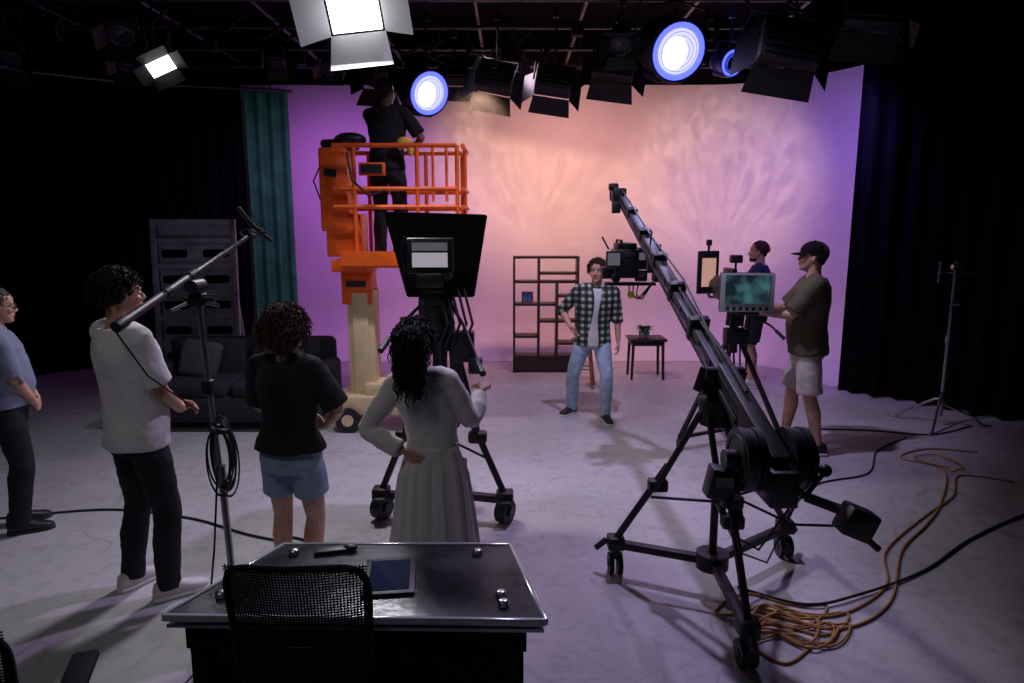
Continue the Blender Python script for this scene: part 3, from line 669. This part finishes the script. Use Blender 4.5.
m.box((.93,2.9,.93),(.12,.1,.14),Matrix.Rotation(.2,3,'Y'),.01); m.beam((.95,2.93,.98),wc,.025,.025); m.cyl((.98,2.88,.83),(.98,2.88,.87),.05); m.tube([(1.0,2.9,.86),(1.2,2.75,.80),(1.35,2.65,.84)],.006,6)
m.tube([(.96,2.9,.87),(.99,2.85,.7),(1.08,2.8,.66),(1.2,2.8,.85)],.006,6); m.tube([(.96,2.9,.87),(1.02,2.85,.62),(1.12,2.8,.6),(1.22,2.8,.85)],.005,6)
m.cur=1; m.box((.93,2.845,.95),(.08,.006,.05))
m.obj('remote_controls',[BLKP,DSTEEL],e)
m=MB(); hub=Vector((1.08,3.52,1.16))
m.cyl(hub+Vector((0,0,-.14)),hub+Vector((0,0,.0)),.08,.09); m.cyl(hub,hub+Vector((0,0,.06)),.05); 
for s_ in (-1,1): m.beam(hub+Vector((s_*.075,0,.03)),P0+Vector((s_*.075,0,.02)),.02,.10)
m.cyl(P0+sx_*.1,P0-sx_*.1,.035); m.beam(hub+Vector((-.085,0,.04)),hub+Vector((.085,0,.04)),.1,.02)
WH=[Vector((.62,3.83,0)),Vector((1.11,2.95,0)),Vector((1.72,4.05,0))]
cen=Vector((1.13,3.6,.2))
for q in WH:
    t_=(q-Vector((cen.x,cen.y,0))).normalized(); sd=Vector((-t_.y,t_.x,0))
    m.beam(cen,q+Vector((0,0,.19)),.05,.045)
    for s_ in (-1,1): m.tube([hub+t_*.07+sd*.05*s_-Vector((0,0,.08)),hub.lerp(q,.55)+Vector((0,0,.09))+sd*.04*s_],.018)
    m.tube([hub.lerp(q,.45)+Vector((0,0,.1)),q+Vector((0,0,.22))],.021); m.box(hub.lerp(q,.55)+Vector((0,0,.09)),(.11,.08,.07),None,.015)
    m.beam(cen+Vector((0,0,.35)),hub.lerp(q,.62)+Vector((0,0,.09)),.015,.015)
    m.box(q+Vector((0,0,.2)),(.1,.1,.08),None,.012); m.cyl(q+Vector((0,0,.1)),q+Vector((0,0,.18)),.025); m.cyl(q+t_*.06+Vector((0,0,.2)),q+t_*.12+Vector((0,0,.14)),.018)
    for s_ in (-1,1): m.cyl(q+Vector((s_*.04,0,.066)),q+Vector((s_*.012,0,.066)),.066); m.cyl(q+Vector((s_*.045,0,.066)),q+Vector((s_*.01,0,.066)),.022)
m.cyl(cen-Vector((0,0,.04)),cen+Vector((0,0,.05)),.09); m.cyl(cen,cen+Vector((0,0,.4)),.022)
m.obj('tripod_dolly',[BLK],e)
# jib tip: pan/tilt head + camera
m=MB(); 
m.box(TIP+Vector((-.02,.02,.0)),(.12,.16,.12),None,.015); m.box(TIP+Vector((-.07,.0,.07)),(.08,.1,.06),None,.01); m.box(TIP+Vector((-.05,-.05,-.11)),(.07,.09,.1),None,.01)
m.tube([TIP+Vector((-.03,-.05,.05)),TIP+Vector((-.11,-.05,.08)),TIP+Vector((-.1,-.05,-.05))],.008,6)
m.tube([TIP+Vector((.03,-.1,-.05)),(1.14,5.98,2.02),(1.21,5.8,1.88)],.03,8)
m.box((1.22,5.8,1.76),(.05,.14,.32),None,.012); m.cyl((1.14,5.8,1.74),(1.26,5.8,1.74),.065); m.box((1.0,5.8,1.585),(.42,.14,.025),None,.006)
m.box((.95,5.8,1.76),(.2,.3,.24),None,.02); m.box((.95,5.8,1.905),(.16,.26,.05),None,.012); m.tube([(.90,5.68,1.9),(.90,5.68,1.95),(.90,5.92,1.95),(.90,5.92,1.9)],.012)
m.box((.83,5.62,1.80),(.12,.05,.13),None,.006); m.cyl((.98,5.64,1.74),(.98,5.60,1.74),.06); m.box((1.07,5.78,1.80),(.09,.2,.18),None,.012); m.box((.80,5.78,1.68),(.09,.12,.1),None,.01)
m.cyl((.86,5.7,1.64),(.86,5.64,1.64),.035); m.tube([(.8,5.7,1.88),(.74,5.68,1.98)],.008); m.box((1.07,5.68,1.66),(.1,.05,.09),None,.01)
for i in range(3): m.tube([(.98+.04*i,5.72,1.6),(.98+.03*i,5.7,1.5),(1.06+.02*i,5.74,1.46),(1.2,5.8,1.6)],.006,6)
m.cur=1; m.box((.83,5.592,1.80),(.10,.004,.1)); m.box((1.07,5.675,1.82),(.06,.006,.06)); m.cur=2; m.sph((.99,5.68,1.50),.03); m.cur=3; m.box((.97,5.645,1.84),(.08,.006,.04)); m.box((1.07,5.652,1.67),(.06,.004,.04))
m.obj('remote_head_camera',[BLKP,mat('side_screen',(.05,.05,.06),.2,emit=(.14,.14,.18),es=.6),mat('tennis_ball',(.45,.6,.06),.9),STEEL],e)
# ---------------------------------------------------------------- monitor pedestal camera
e=empty('studio_camera_with_monitor'); m=MB(); X,Y=1.99,6.35
SCR=bpy.data.materials.new('monitor_image'); SCR.use_nodes=True; nt=SCR.node_tree; b=nt.nodes['Principled BSDF']; b.inputs['Roughness'].default_value=.2; b.inputs['Base Color'].default_value=(.02,.02,.02,1)
tc=nt.nodes.new('ShaderNodeTexCoord'); n=nt.nodes.new('ShaderNodeTexNoise'); n.inputs['Scale'].default_value=7; nt.links.new(tc.outputs['Object'],n.inputs['Vector'])
r=nt.nodes.new('ShaderNodeValToRGB'); el=r.color_ramp.elements; el[0].position=.42; el[0].color=(.01,.03,.04,1); el[1].position=.7; el[1].color=(.10,.30,.34,1); nt.links.new(n.outputs['Fac'],r.inputs[0]); nt.links.new(r.outputs[0],b.inputs['Emission Color']); b.inputs['Emission Strength'].default_value=.4
Rm=Matrix.Rotation(-.12,3,'Z')
m.box((X+.08,6.02,1.49),(.46,.06,.35),Rm,.012); m.cur=1; m.box((X+.078,5.986,1.49),(.46,.012,.34),Rm,.006)
m.cur=2; m.box((X+.075,5.977,1.52),(.38,.006,.25),Rm); m.cur=0
for i in range(7): m.box((X-.09+.055*i,5.975-.006*i+.01,1.35),(.03,.012,.03),Rm,.004)
m.box((X+.02,6.3,1.5),(.2,.4,.22),None,.02); m.cyl((X+.02,6.5,1.5),(X+.02,6.7,1.5),.07,.08); m.box((X+.0,6.25,1.66),(.04,.3,.06),None,.01)
m.box((X+.0,6.1,1.78),(.1,.08,.07),None,.01); m.tube([(X,6.1,1.66),(X,6.1,1.75)],.01)
m.box((X+.1,6.25,1.31),(.2,.5,.05),None,.01)
m.obj('camera_and_monitor',[BLKP,mat('monitor_bezel',(.42,.43,.44),.4),SCR],e)
m=MB(); Rt=Matrix.Rotation(.35,3,'Z'); pc=Vector((1.93,6.75,1.62)); m.box(pc,(.24,.03,.42),Rt,.01); m.cur=1; m.box(pc+Rt@Vector((0,-.0165,0)),(.16,.006,.28),Rt); m.cur=0
m.tube([(X,6.5,1.4),(1.95,6.72,1.38),(1.93,6.76,1.45)],.014); m.tube([pc+Vector((0,0,.2)),pc+Vector((0,0,.27))],.012); m.box(pc+Vector((0,0,.29)),(.05,.05,.06),None,.01)
m.obj('prompter_monitor',[BLKP,mat('prompter_glow',(.1,.1,.1),.3,emit=(.75,.42,.32),es=.6)],e)
m=MB(); m.cyl((X+.08,6.3,1.16),(X+.08,6.3,1.29),.08,.07); m.cyl((X+.08,6.3,.9),(X+.08,6.3,1.18),.04)
for q in (Vector((X-.42,6.15,0)),Vector((X+.45,5.85,0)),Vector((X+.12,6.85,0))):
    m.tube([(X+.08,6.3,1.15),q+Vector((0,0,.12))],.025); m.beam((X+.08,6.3,.16),q+Vector((0,0,.12)),.04,.03); m.cyl(q+Vector((-.02,0,.055)),q+Vector((.02,0,.055)),.055); m.cyl((q.x,q.y,.06),(q.x,q.y,.15),.02)
m.tube([(X+.1,6.2,1.31),(X+.3,6.0,1.2),(X+.36,5.9,1.13)],.01); m.cyl((X+.33,5.93,1.16),(X+.38,5.86,1.1),.016)
for i in range(4): m.tube([(X+.05*i,6.1,1.31),(X-.05+.06*i,6.08,1.0),(X+.05*i,6.12,.7),(X+.05,6.2,.3)],.009,6)
m.box((X+.05,6.15,1.08),(.2,.14,.14),None,.01)
m.obj('pedestal',[BLK],e)
# ---------------------------------------------------------------- set furniture
m=MB(); x0,x1,yy,zt=.03,.93,9.75,1.66; D=.3; t_=.032
def vb(x,z0,z1): m.box((x,yy,(z0+z1)/2),(t_,D,z1-z0),None,.003)
def hb2(z,xa,xb): m.box(((xa+xb)/2,yy,z),(xb-xa,D-.006,t_),None,.003)
vb(x0,.0,zt);vb(x1,.0,zt);hb2(zt-.016,x0,x1);hb2(.06,x0,x1); m.box((.48,yy,.12),(.88,D-.02,.2),None,.005)
vb(.38,.24,zt-.02);vb(.64,.24,1.3); hb2(1.3,x0,.93); hb2(1.42,.38,x1); hb2(.98,x0,.64);hb2(.74,.38,x1);hb2(.52,x0,.38);hb2(1.1,.64,x1);hb2(.42,.64,x1);hb2(.23,x0,x1)
m.obj('display_shelf',[DWOOD])
m=MB(); m.box((.22,yy-.02,1.08),(.16,.02,.15),Matrix.Rotation(-.15,3,'X'),.004); m.cur=1; m.box((.22,yy-.032,1.08),(.13,.004,.12),Matrix.Rotation(-.15,3,'X')); m.obj('picture_frame',[BLKP,mat('blue_print',(.08,.16,.4),.4,0,.5,30)])
m=MB(); cx_,cy_=1.85,9.3
m.box((cx_,cy_,.55),(.5,.42,.035),None,.006); m.box((cx_,cy_,.5),(.44,.36,.06),None,.004)
for a in (-1,1):
    for b2 in (-1,1): m.tube([(cx_+a*.2,cy_+b2*.16,.5),(cx_+a*.215,cy_+b2*.175,0)],[.026,.02],4)
m.obj('side_table',[DWOOD])
m=MB(); m.cyl((1.82,9.3,.568),(1.82,9.3,.65),.06,.08); m.cur=1
R_=random.Random(4)
for i in range(90):
    a=R_.uniform(0,6.28); rr=R_.uniform(.03,.17); h=R_.uniform(.02,.10); p0=Vector((1.82,9.3,.64)); p2=p0+Vector((math.cos(a)*rr,math.sin(a)*rr,h)); mid=p0.lerp(p2,.5)+Vector((0,0,.03))
    sd=Vector((-math.sin(a),math.cos(a),0))*.022
    m.add([p0,mid+sd,p2,mid-sd],[[0,1,2,3]])
m.obj('potted_plant',[mat('grey_pot',(.35,.34,.33),.7),mat('leaf',(.10,.28,.08),.5,0,.3,20)])
m=MB(); sx0,sy0=.93,8.75
m.cyl((sx0,sy0,.60),(sx0,sy0,.635),.16,n=28)
for i in range(4):
    a=i*math.pi/2+.6; q=Vector((math.cos(a),math.sin(a),0)); m.tube([Vector((sx0,sy0,.6))+q*.1,Vector((sx0,sy0,0))+q*.19],[.02,.018],8)
    q2=Vector((math.cos(a+math.pi/2),math.sin(a+math.pi/2),0)); m.tube([Vector((sx0,sy0,.25))+q*.155,Vector((sx0,sy0,.25))+q2*.155],.01,6)
m.obj('wooden_stool',[WOOD])
# sofa
m=MB(); FAB=cloth('dark_sofa_fabric',(.032,.034,.042)); CUSH=cloth('grey_cushion',(.085,.085,.09))
m.box((-2.85,7.1,.24),(1.8,.85,.28),None,.05,3); m.box((-2.85,7.45,.6),(1.8,.2,.55),None,.07,3)
for s_ in (-1,1): m.box((-2.85+s_*.85,7.08,.4),(.2,.86,.5),None,.07,3)
for i in range(2): m.box((-3.25+i*.8,7.0,.44),(.76,.66,.15),None,.05,3); m.box((-3.25+i*.8,7.3,.66),(.74,.16,.42),Matrix.Rotation(-.2,3,'X'),.06,3)
m.cur=1; m.box((-3.3,7.1,.68),(.42,.14,.4),Matrix.Rotation(-.3,3,'X')@Matrix.Rotation(.15,3,'Y'),.06,3); m.box((-2.4,7.1,.68),(.42,.14,.4),Matrix.Rotation(-.3,3,'X')@Matrix.Rotation(-.2,3,'Y'),.06,3)
m.cur=2
for a in (-.8,.8):
    for b2 in (-.35,.35): m.cyl((-2.85+a,7.1+b2,0),(-2.85+a,7.1+b2,.1),.025)
m.obj('sofa',[FAB,CUSH,BLKP])
# slotted scenery flat
m=MB(); px,py=-3.82,8.2; Rf=Matrix.Rotation(.12,3,'Z')@Matrix.Rotation(-.06,3,'X')
def pf(x,z,y=0): return Vector((px,py,0))+Rf@Vector((x,y,z))
Wd=.46
m.cur=0
for s_ in (-1,1): m.beam(pf(s_*Wd,.02),pf(s_*Wd,2.16),.06,.05,.006,up=(0,1,0))
for z in (.05,.36,.67,.98,1.29,1.60,1.91,2.13): m.beam(pf(-Wd,z),pf(Wd,z),.03,.06,.006)
for zz in (.2,.51,.82,1.13,1.44,1.75,2.02): m.beam(pf(-.42,zz,.035),pf(.42,zz,.035),.01,.26,.003)
m.cur=1
for zz in (.2,.51,.82,1.13,1.44,1.75):
    for s_ in (-.24,.24):
        m.loft([(pf(s_,zz,.026),Rf@Vector((.15,0,0)),Rf@Vector((0,0,.05))),(pf(s_,zz,.02),Rf@Vector((.15,0,0)),Rf@Vector((0,0,.05)))],20,p=.4)
m.cur=0; m.tube([pf(-.4,1.7,.05),pf(-.4,0.03,.75)],.02); m.tube([pf(.4,1.7,.05),pf(.4,0.03,.75)],.02)
m.obj('scenery_flat',[GREY,BLKM])
# c-stand right
m=MB(); sx0,sy0=4.5,6.95
m.tube([(sx0,sy0,.1),(sx0,sy0,.95)],.02); m.tube([(sx0,sy0,.9),(sx0,sy0,1.72)],.015); m.cyl((sx0,sy0,.88),(sx0,sy0,.96),.028); m.cyl((sx0,sy0-.02,1.66),(sx0,sy0+.02,1.66),.04)
m.cyl((sx0-.16,sy0,1.60),(sx0+.18,sy0,1.60),.008); m.tube([(sx0-.16,sy0,1.5),(sx0-.16,sy0,1.72)],.012); m.cyl((sx0-.02,sy0,1.28),(sx0+.06,sy0-.03,1.28),.015)
for i,a in enumerate((-.15,2.3,4.0)):
    q=Vector((math.cos(a),math.sin(a),0)); h=.16+.06*i; m.tube([Vector((sx0,sy0,h+.08)),Vector((sx0,sy0,h+.05))+q*.08,Vector((sx0,sy0,.1))+q*.33,Vector((sx0,sy0,.014))+q*.42,Vector((sx0,sy0,.014))+q*.5],.014)
m.obj('c_stand',[STEEL])
# ---------------------------------------------------------------- cables
CT=mat('tan_cable',(.42,.22,.07),.6); CB=mat('black_cable',(.012,.012,.012),.6)
def smoothpts(p,n=10):
    out=[];P=[Vector(q) for q in p]
    for i in range(len(P)-1):
        a=P[max(0,i-1)];b_=P[i];c_=P[i+1];d_=P[min(len(P)-1,i+2)]
        for k in range(n):
            t=k/n; out.append(.5*((2*b_)+(c_-a)*t+(2*a-5*b_+4*c_-d_)*t*t+(-a+3*b_-3*c_+d_)*t**3))
    out.append(P[-1]); return out
m=MB(); z=.009
m.tube(smoothpts([(1.2,3.5,z),(1.5,3.3,z),(1.75,3.25,z),(2.1,3.5,z),(2.5,4.1,z),(2.9,4.5,z),(3.25,4.9,z),(3.7,5.6,z),(3.5,5.9,z),(3.9,6.15,z),(4.3,6.05,z)]),.008,6)
m.tube(smoothpts([(1.3,3.45,z),(1.7,3.35,z),(2.15,3.65,z),(2.4,4.1,z),(2.95,4.62,z),(3.4,5.0,z),(3.75,5.45,z),(4.1,5.3,z)]),.007,6)
R_=random.Random(11)
for i in range(6):
    cx_=1.50+R_.uniform(-.1,.1); cy_=3.3+R_.uniform(-.1,.12); w1=R_.uniform(.14,.26); w2=R_.uniform(.07,.15); ph=R_.uniform(0,3)
    pts=[(cx_+w1*math.cos(a)*(1+.25*math.sin(2*a+ph)),cy_+w2*math.sin(a)+.05*math.sin(3*a+ph),z+.005*(i%3)) for a in [2*math.pi*j/28 for j in range(29)]]; m.tube(pts,.007,6)
m.tube(smoothpts([(1.3,3.3,z),(1.2,3.1,z),(1.3,2.95,z),(1.5,3.1,z)]),.007,6)
m.tube(smoothpts([(3.7,5.5,.02),(3.9,5.65,.02),(3.85,5.95,.02),(3.6,5.85,.02),(3.75,5.6,.02)]),.007,6)
m.obj('extension_cable',[CT])
m=MB(); 
m.tube(smoothpts([(1.3,3.65,z),(1.6,3.45,.02),(1.95,3.55,.02),(2.5,3.85,z),(3.1,4.3,z),(3.9,4.75,z),(4.8,5.0,z)]),.008,6)
m.tube(smoothpts([(-3.8,4.55,z),(-3.0,4.75,z),(-2.3,4.6,z),(-1.7,4.3,z),(-1.0,4.1,z),(-.5,4.3,z)]),.008,6)
m.tube(smoothpts([(2.2,5.9,z),(2.9,6.7,z),(3.6,6.75,z),(4.2,6.6,z),(4.8,6.9,z)]),.008,6)
m.tube(smoothpts([(1.75,4.3,z),(2.4,5.2,z),(3.0,5.5,z),(3.4,6.1,z),(3.9,6.5,z)]),.007,6)
m.tube(smoothpts([(-1.6,4.35,z),(-1.3,4.2,.01),(-1.25,4.0,z)]),.008,6)
m.obj('floor_cable',[CB])
# ---------------------------------------------------------------- fixtures
def frame(pos,aim):
    z=(Vector(aim)-Vector(pos)).normalized(); x=z.cross(Vector((0,0,1))).normalized(); y=x.cross(z); 
    return Matrix.Translation(Vector(pos))@Matrix((x,y,z)).transposed().to_4x4()
def emis(name,c1,s):
    m=bpy.data.materials.new(name); m.use_nodes=True; nt=m.node_tree; b=nt.nodes['Principled BSDF']; b.inputs['Base Color'].default_value=(.02,.02,.02,1)
    b.inputs['Emission Color'].default_value=(*c1,1); b.inputs['Emission Strength'].default_value=s; return m
def fresnel(name,pos,aim,r,lens,ring,doors=True,body=BLK,mid=None):
    m=MB(); M=frame(pos,aim); m.T=M
    m.cyl((0,0,-r*1.7),(0,0,0),r*.92,r*1.03,28); m.cyl((0,0,-r*2.0),(0,0,-r*1.7),r*.6,r*.9,24)
    m.torus((0,0,0),r*1.02,r*.07,(0,0,1)); 
    for i in range(5): m.torus((0,0,-r*.5-i*r*.22),r*.98,r*.035,(0,0,1),24,6)
    m.box((0,-r*.9,-r*.9),(r*1.1,r*.5,r*1.3),None,.02)
    m.cur=2; m.torus((0,0,.004),r*.88,r*.11,(0,0,1),32,8)
    m.cur=3; m.sph((0,0,.0),(r*.8,r*.8,r*.08),28,10)
    m.cur=2
    for i in range(4): m.torus((0,0,r*.085),r*(.25+.14*i),r*.012,(0,0,1),28,6)
    m.cur=1; m.sph((r*.12,-r*.05,r*.02),(r*.48,r*.58,r*.12),28,10)
    m.cur=0
    if doors:
        q=r*1.05
        for i in range(4):
            a=i*math.pi/2; R2=Matrix.Rotation(a,4,'Z'); m.T=M@R2
            m.quad((-q,q,.02),(q,q,.02),(q*(1.5 if i%2==0 else .85),q*1.75,r*.95),(-q*(1.5 if i%2==0 else .85),q*1.75,r*.95),.006)
        m.T=M
    pts=[Vector((-r*1.2,0,-r*.8)),Vector((-r*1.2,r*1.3,-r*.8)),Vector((0,r*1.55,-r*.8)),Vector((r*1.2,r*1.3,-r*.8)),Vector((r*1.2,0,-r*.8))]
    m.tube(pts,.012,6); top=M@pts[2]; m.T=Matrix.Identity(4); m.cyl(top,(top.x,top.y,4.4),.014); m.box((top.x,top.y,4.36),(.06,.07,.1),None,.008)
    m.tube([M@Vector((0,0,-r*1.9)),top+Vector((.1,.05,.1)),(top.x+.25,top.y,4.42)],.008,6)
    m.obj(name,[body,lens,ring,mid or lens])
def flood(name,pos,aim,w_,h,em,doorm,open_=.8,roll=0):
    m=MB(); M=frame(pos,aim)@Matrix.Rotation(roll,4,'Z'); m.T=M
    m.box((0,0,-.09),(w_,h,.16),None,.02); 
    for i in range(6): m.box((0,-h*.4+i*h*.16,-.185),(w_*.85,.012,.04))
    m.cur=1; m.box((0,0,-.008),(w_*.9,h*.88,.012)); m.cur=2
    for i,(a,b_) in enumerate(((h/2,w_/2),(w_/2,h/2),(h/2,w_/2),(w_/2,h/2))):
        m.T=M@Matrix.Rotation(i*math.pi/2,4,'Z'); L=.7*min(w_,h)
        m.quad((-b_,a,0),(b_,a,0),(b_*1.15,a+L*open_*.75,L*.7),(-b_*1.15,a+L*open_*.75,L*.7),.005)
    m.cur=0; m.T=M
    m.tube([(-w_*.55,0,-.08),(-w_*.55,h*.7,-.08),(w_*.55,h*.7,-.08),(w_*.55,0,-.08)],.012,6); top=M@Vector((0,h*.7,-.08)); m.T=Matrix.Identity(4)
    m.cyl(top,(top.x,top.y,4.4),.014); m.box((top.x,top.y,4.36),(.06,.07,.1),None,.008)
    m.obj(name,[BLK,em,doorm])
LENS=emis('lens_glow',(.75,.72,1),14); LENSR=emis('lens_ring_glow',(.08,.10,1),2.6); LENSM=emis('lens_mid_glow',(.42,.42,1),1.8); OFFL=mat('dark_lens',(.03,.03,.05),.15); PAN=emis('panel_glow',(.93,.93,1),9)
DOORW=mat('door_inner',(.85,.85,.86),.5); BLUEB=mat('blue_housing',(.08,.13,.55),.4,.2)
flood('led_panel_light',(-1.30,6.0,3.80),(-1.0,2.0,1.9),.46,.32,PAN,DOORW,1.4,-.12)
flood('soft_light',(-3.42,7.0,3.6),(-2.2,4.0,2.0),.26,.15,PAN,BLKP,1.3,-.5)
fresnel('fresnel_spotlight',(-.93,8.0,3.54),(.9,5.6,2.4),.24,LENS,LENSR,False,mid=LENSM)
fresnel('fresnel_spotlight',(1.66,7.2,3.79),(2.3,4.4,2.6),.28,LENS,LENSR,False,mid=LENSM)
fresnel('fresnel_spotlight',(2.42,7.9,3.84),(3.4,5.5,2.9),.14,OFFL,LENSR,False,BLUEB)
fresnel('fresnel_spotlight',(-1.5,8.0,3.72),(-2.3,10.5,2),.16,OFFL,OFFL)
for p,a,w_,h in (((-.2,8.0,3.66),(-.4,11.3,2.4),.42,.32),((.45,7.9,3.60),(.3,11.3,2.2),.4,.3),((1.15,8.1,3.82),(1.5,11.3,2.6),.46,.34),((2.6,6.8,3.72),(2.9,10.3,2.6),.56,.42),((3.2,6.5,3.95),(3.6,10.3,2.6),.5,.4),((-.7,8.7,3.85),(-.9,11.3,2.6),.34,.26),((-2.8,8.6,4.0),(-3,11.3,2.6),.22,.2)):
    flood('cyc_floodlight',p,a,w_,h,OFFL,BLK,.8,.2*math.sin(p[0]*9))
for p,a,r in (((-4.6,8.6,4.0),(-3.5,6,1),.12),((-5.6,8.0,3.9),(-4.5,6,1),.12),((-2.3,9.0,4.02),(-2.2,7,1),.1),((.0,8.8,4.0),(.2,7,1),.12),((3.7,7.2,4.0),(3,5,1),.15),((-4.0,7.4,4.0),(-3,5,1),.13),((1.15,7.6,3.95),(.8,5,1),.12)):
    fresnel('fresnel_spotlight',p,a,r,OFFL,OFFL)
# ---------------------------------------------------------------- lights
def spot(name,pos,aim,W,col,ang=90,blend=1,size=.15,gobo=None):
    l=bpy.data.lights.new(name,'SPOT'); l.energy=W; l.color=col; l.spot_size=rad(ang); l.spot_blend=blend; l.shadow_soft_size=size
    o=bpy.data.objects.new(name,l); o.location=pos; o.rotation_euler=(Vector(aim)-Vector(pos)).to_track_quat('-Z','Y').to_euler(); C.objects.link(o)
    if gobo:
        l.use_nodes=True; nt=l.node_tree; em=nt.nodes['Emission']; tc=nt.nodes.new('ShaderNodeTexCoord')
        sp=nt.nodes.new('ShaderNodeSeparateXYZ'); nt.links.new(tc.outputs['Normal'],sp.inputs[0])
        def M(op,a,b_=None,v=None):
            q=nt.nodes.new('ShaderNodeMath'); q.operation=op; nt.links.new(a,q.inputs[0])
            if b_ is not None: nt.links.new(b_,q.inputs[1])
            if v is not None: q.inputs[1].default_value=v
            return q.outputs[0]
        n0=nt.nodes.new('ShaderNodeTexNoise'); n0.inputs['Scale'].default_value=6; nt.links.new(tc.outputs['Normal'],n0.inputs['Vector'])
        ang_=M('ARCTAN2',sp.outputs[0],M('ADD',sp.outputs[1],v=.3)); ang2=M('MULTIPLY',ang_,v=gobo)
        xx=M('MULTIPLY',sp.outputs[0],sp.outputs[0]); yy_=M('MULTIPLY',sp.outputs[1],sp.outputs[1]); rr_=M('SQRT',M('ADD',xx,yy_)); r2_=M('MULTIPLY',rr_,v=8)
        cb=nt.nodes.new('ShaderNodeCombineXYZ'); nt.links.new(ang2,cb.inputs[0]); nt.links.new(r2_,cb.inputs[1]); nt.links.new(M('MULTIPLY',n0.outputs['Fac'],v=2.5),cb.inputs[2])
        n=nt.nodes.new('ShaderNodeTexNoise'); n.inputs['Scale'].default_value=2.0; n.inputs['Detail'].default_value=4; n.inputs['Distortion'].default_value=1.0
        nt.links.new(cb.outputs[0],n.inputs['Vector'])
        r=nt.nodes.new('ShaderNodeValToRGB'); r.color_ramp.elements[0].position=.34; r.color_ramp.elements[0].color=(.45,.45,.45,1); r.color_ramp.elements[1].position=.7
        nt.links.new(n.outputs['Fac'],r.inputs['Fac']); nt.links.new(r.outputs['Color'],em.inputs['Strength'])
    return o
def area(name,pos,aim,W,col,sx,sy):
    l=bpy.data.lights.new(name,'AREA'); l.energy=W; l.color=col; l.shape='RECTANGLE'; l.size=sx; l.size_y=sy
    o=bpy.data.objects.new(name,l); o.location=pos; o.rotation_euler=(Vector(aim)-Vector(pos)).to_track_quat('-Z','Y').to_euler(); C.objects.link(o)
spot('cyc_wash_peach',(.7,8.6,3.5),(1.1,11.3,2.1),270,(1,.43,.38),135)
spot('cyc_wash_magenta',(-2.3,8.9,3.6),(-2.7,11.3,1.6),185,(.58,.15,.88),125)
spot('cyc_wash_violet',(3.5,8.0,3.6),(4.6,10.1,2.0),150,(.27,.12,1),125)
spot('cyc_breakup_warm',(-.5,7.4,3.35),(.3,11.3,3.0),330,(1,.60,.40),56,.8,.03,6)
spot('cyc_breakup_rose',(2.2,7.4,3.3),(3.2,10.9,2.8),330,(1,.62,.5),54,.8,.03,6)
WP=Vector((.9,5.4,4.75))
spot('overhead_wash',WP,(.9,5.2,0),340,(.68,.57,1),140,.8,.07)
m=MB(); fr=.12
pa=WP+(Vector((5.4,7.4,0))-WP)*fr; pb=WP+(Vector((2.3,4.3,0))-WP)*fr; pc=WP+(Vector((1.9,2.2,0))-WP)*fr
m.prism([(pa.x,pa.y),(pb.x,pb.y),(pc.x,pc.y),(pc.x+1.2,pc.y-.3),(pa.x+1.2,pa.y)],pb.z-.002,pb.z+.002)
m.tube([pb+Vector((.3,0,.0)),(pb.x+.3,pb.y,5.2)],.012); m.obj('lighting_flag',[BLKM])
spot('overhead_key',(-.2,8.2,4.2),(.6,6.8,0),190,(.95,.70,.92),85,.8,.2)
spot('right_key_blue',(1.55,6.9,3.5),(.1,3.8,0),75,(.6,.5,1),60,.6,.12)
area('panel_light',(-1.28,5.86,3.62),(-1.0,2.6,.9),60,(.95,.93,1),.4,.25)
spot('house_light',(-2.0,.6,4.7),(-1.7,3.8,1.0),85,(.95,.92,1),66,1,.4)
spot('front_fill',(-.2,2.2,4.9),(.2,7.2,1.6),95,(.95,.88,1),60,1,.3)  # added fill without a fixture, brightens the lift from the front
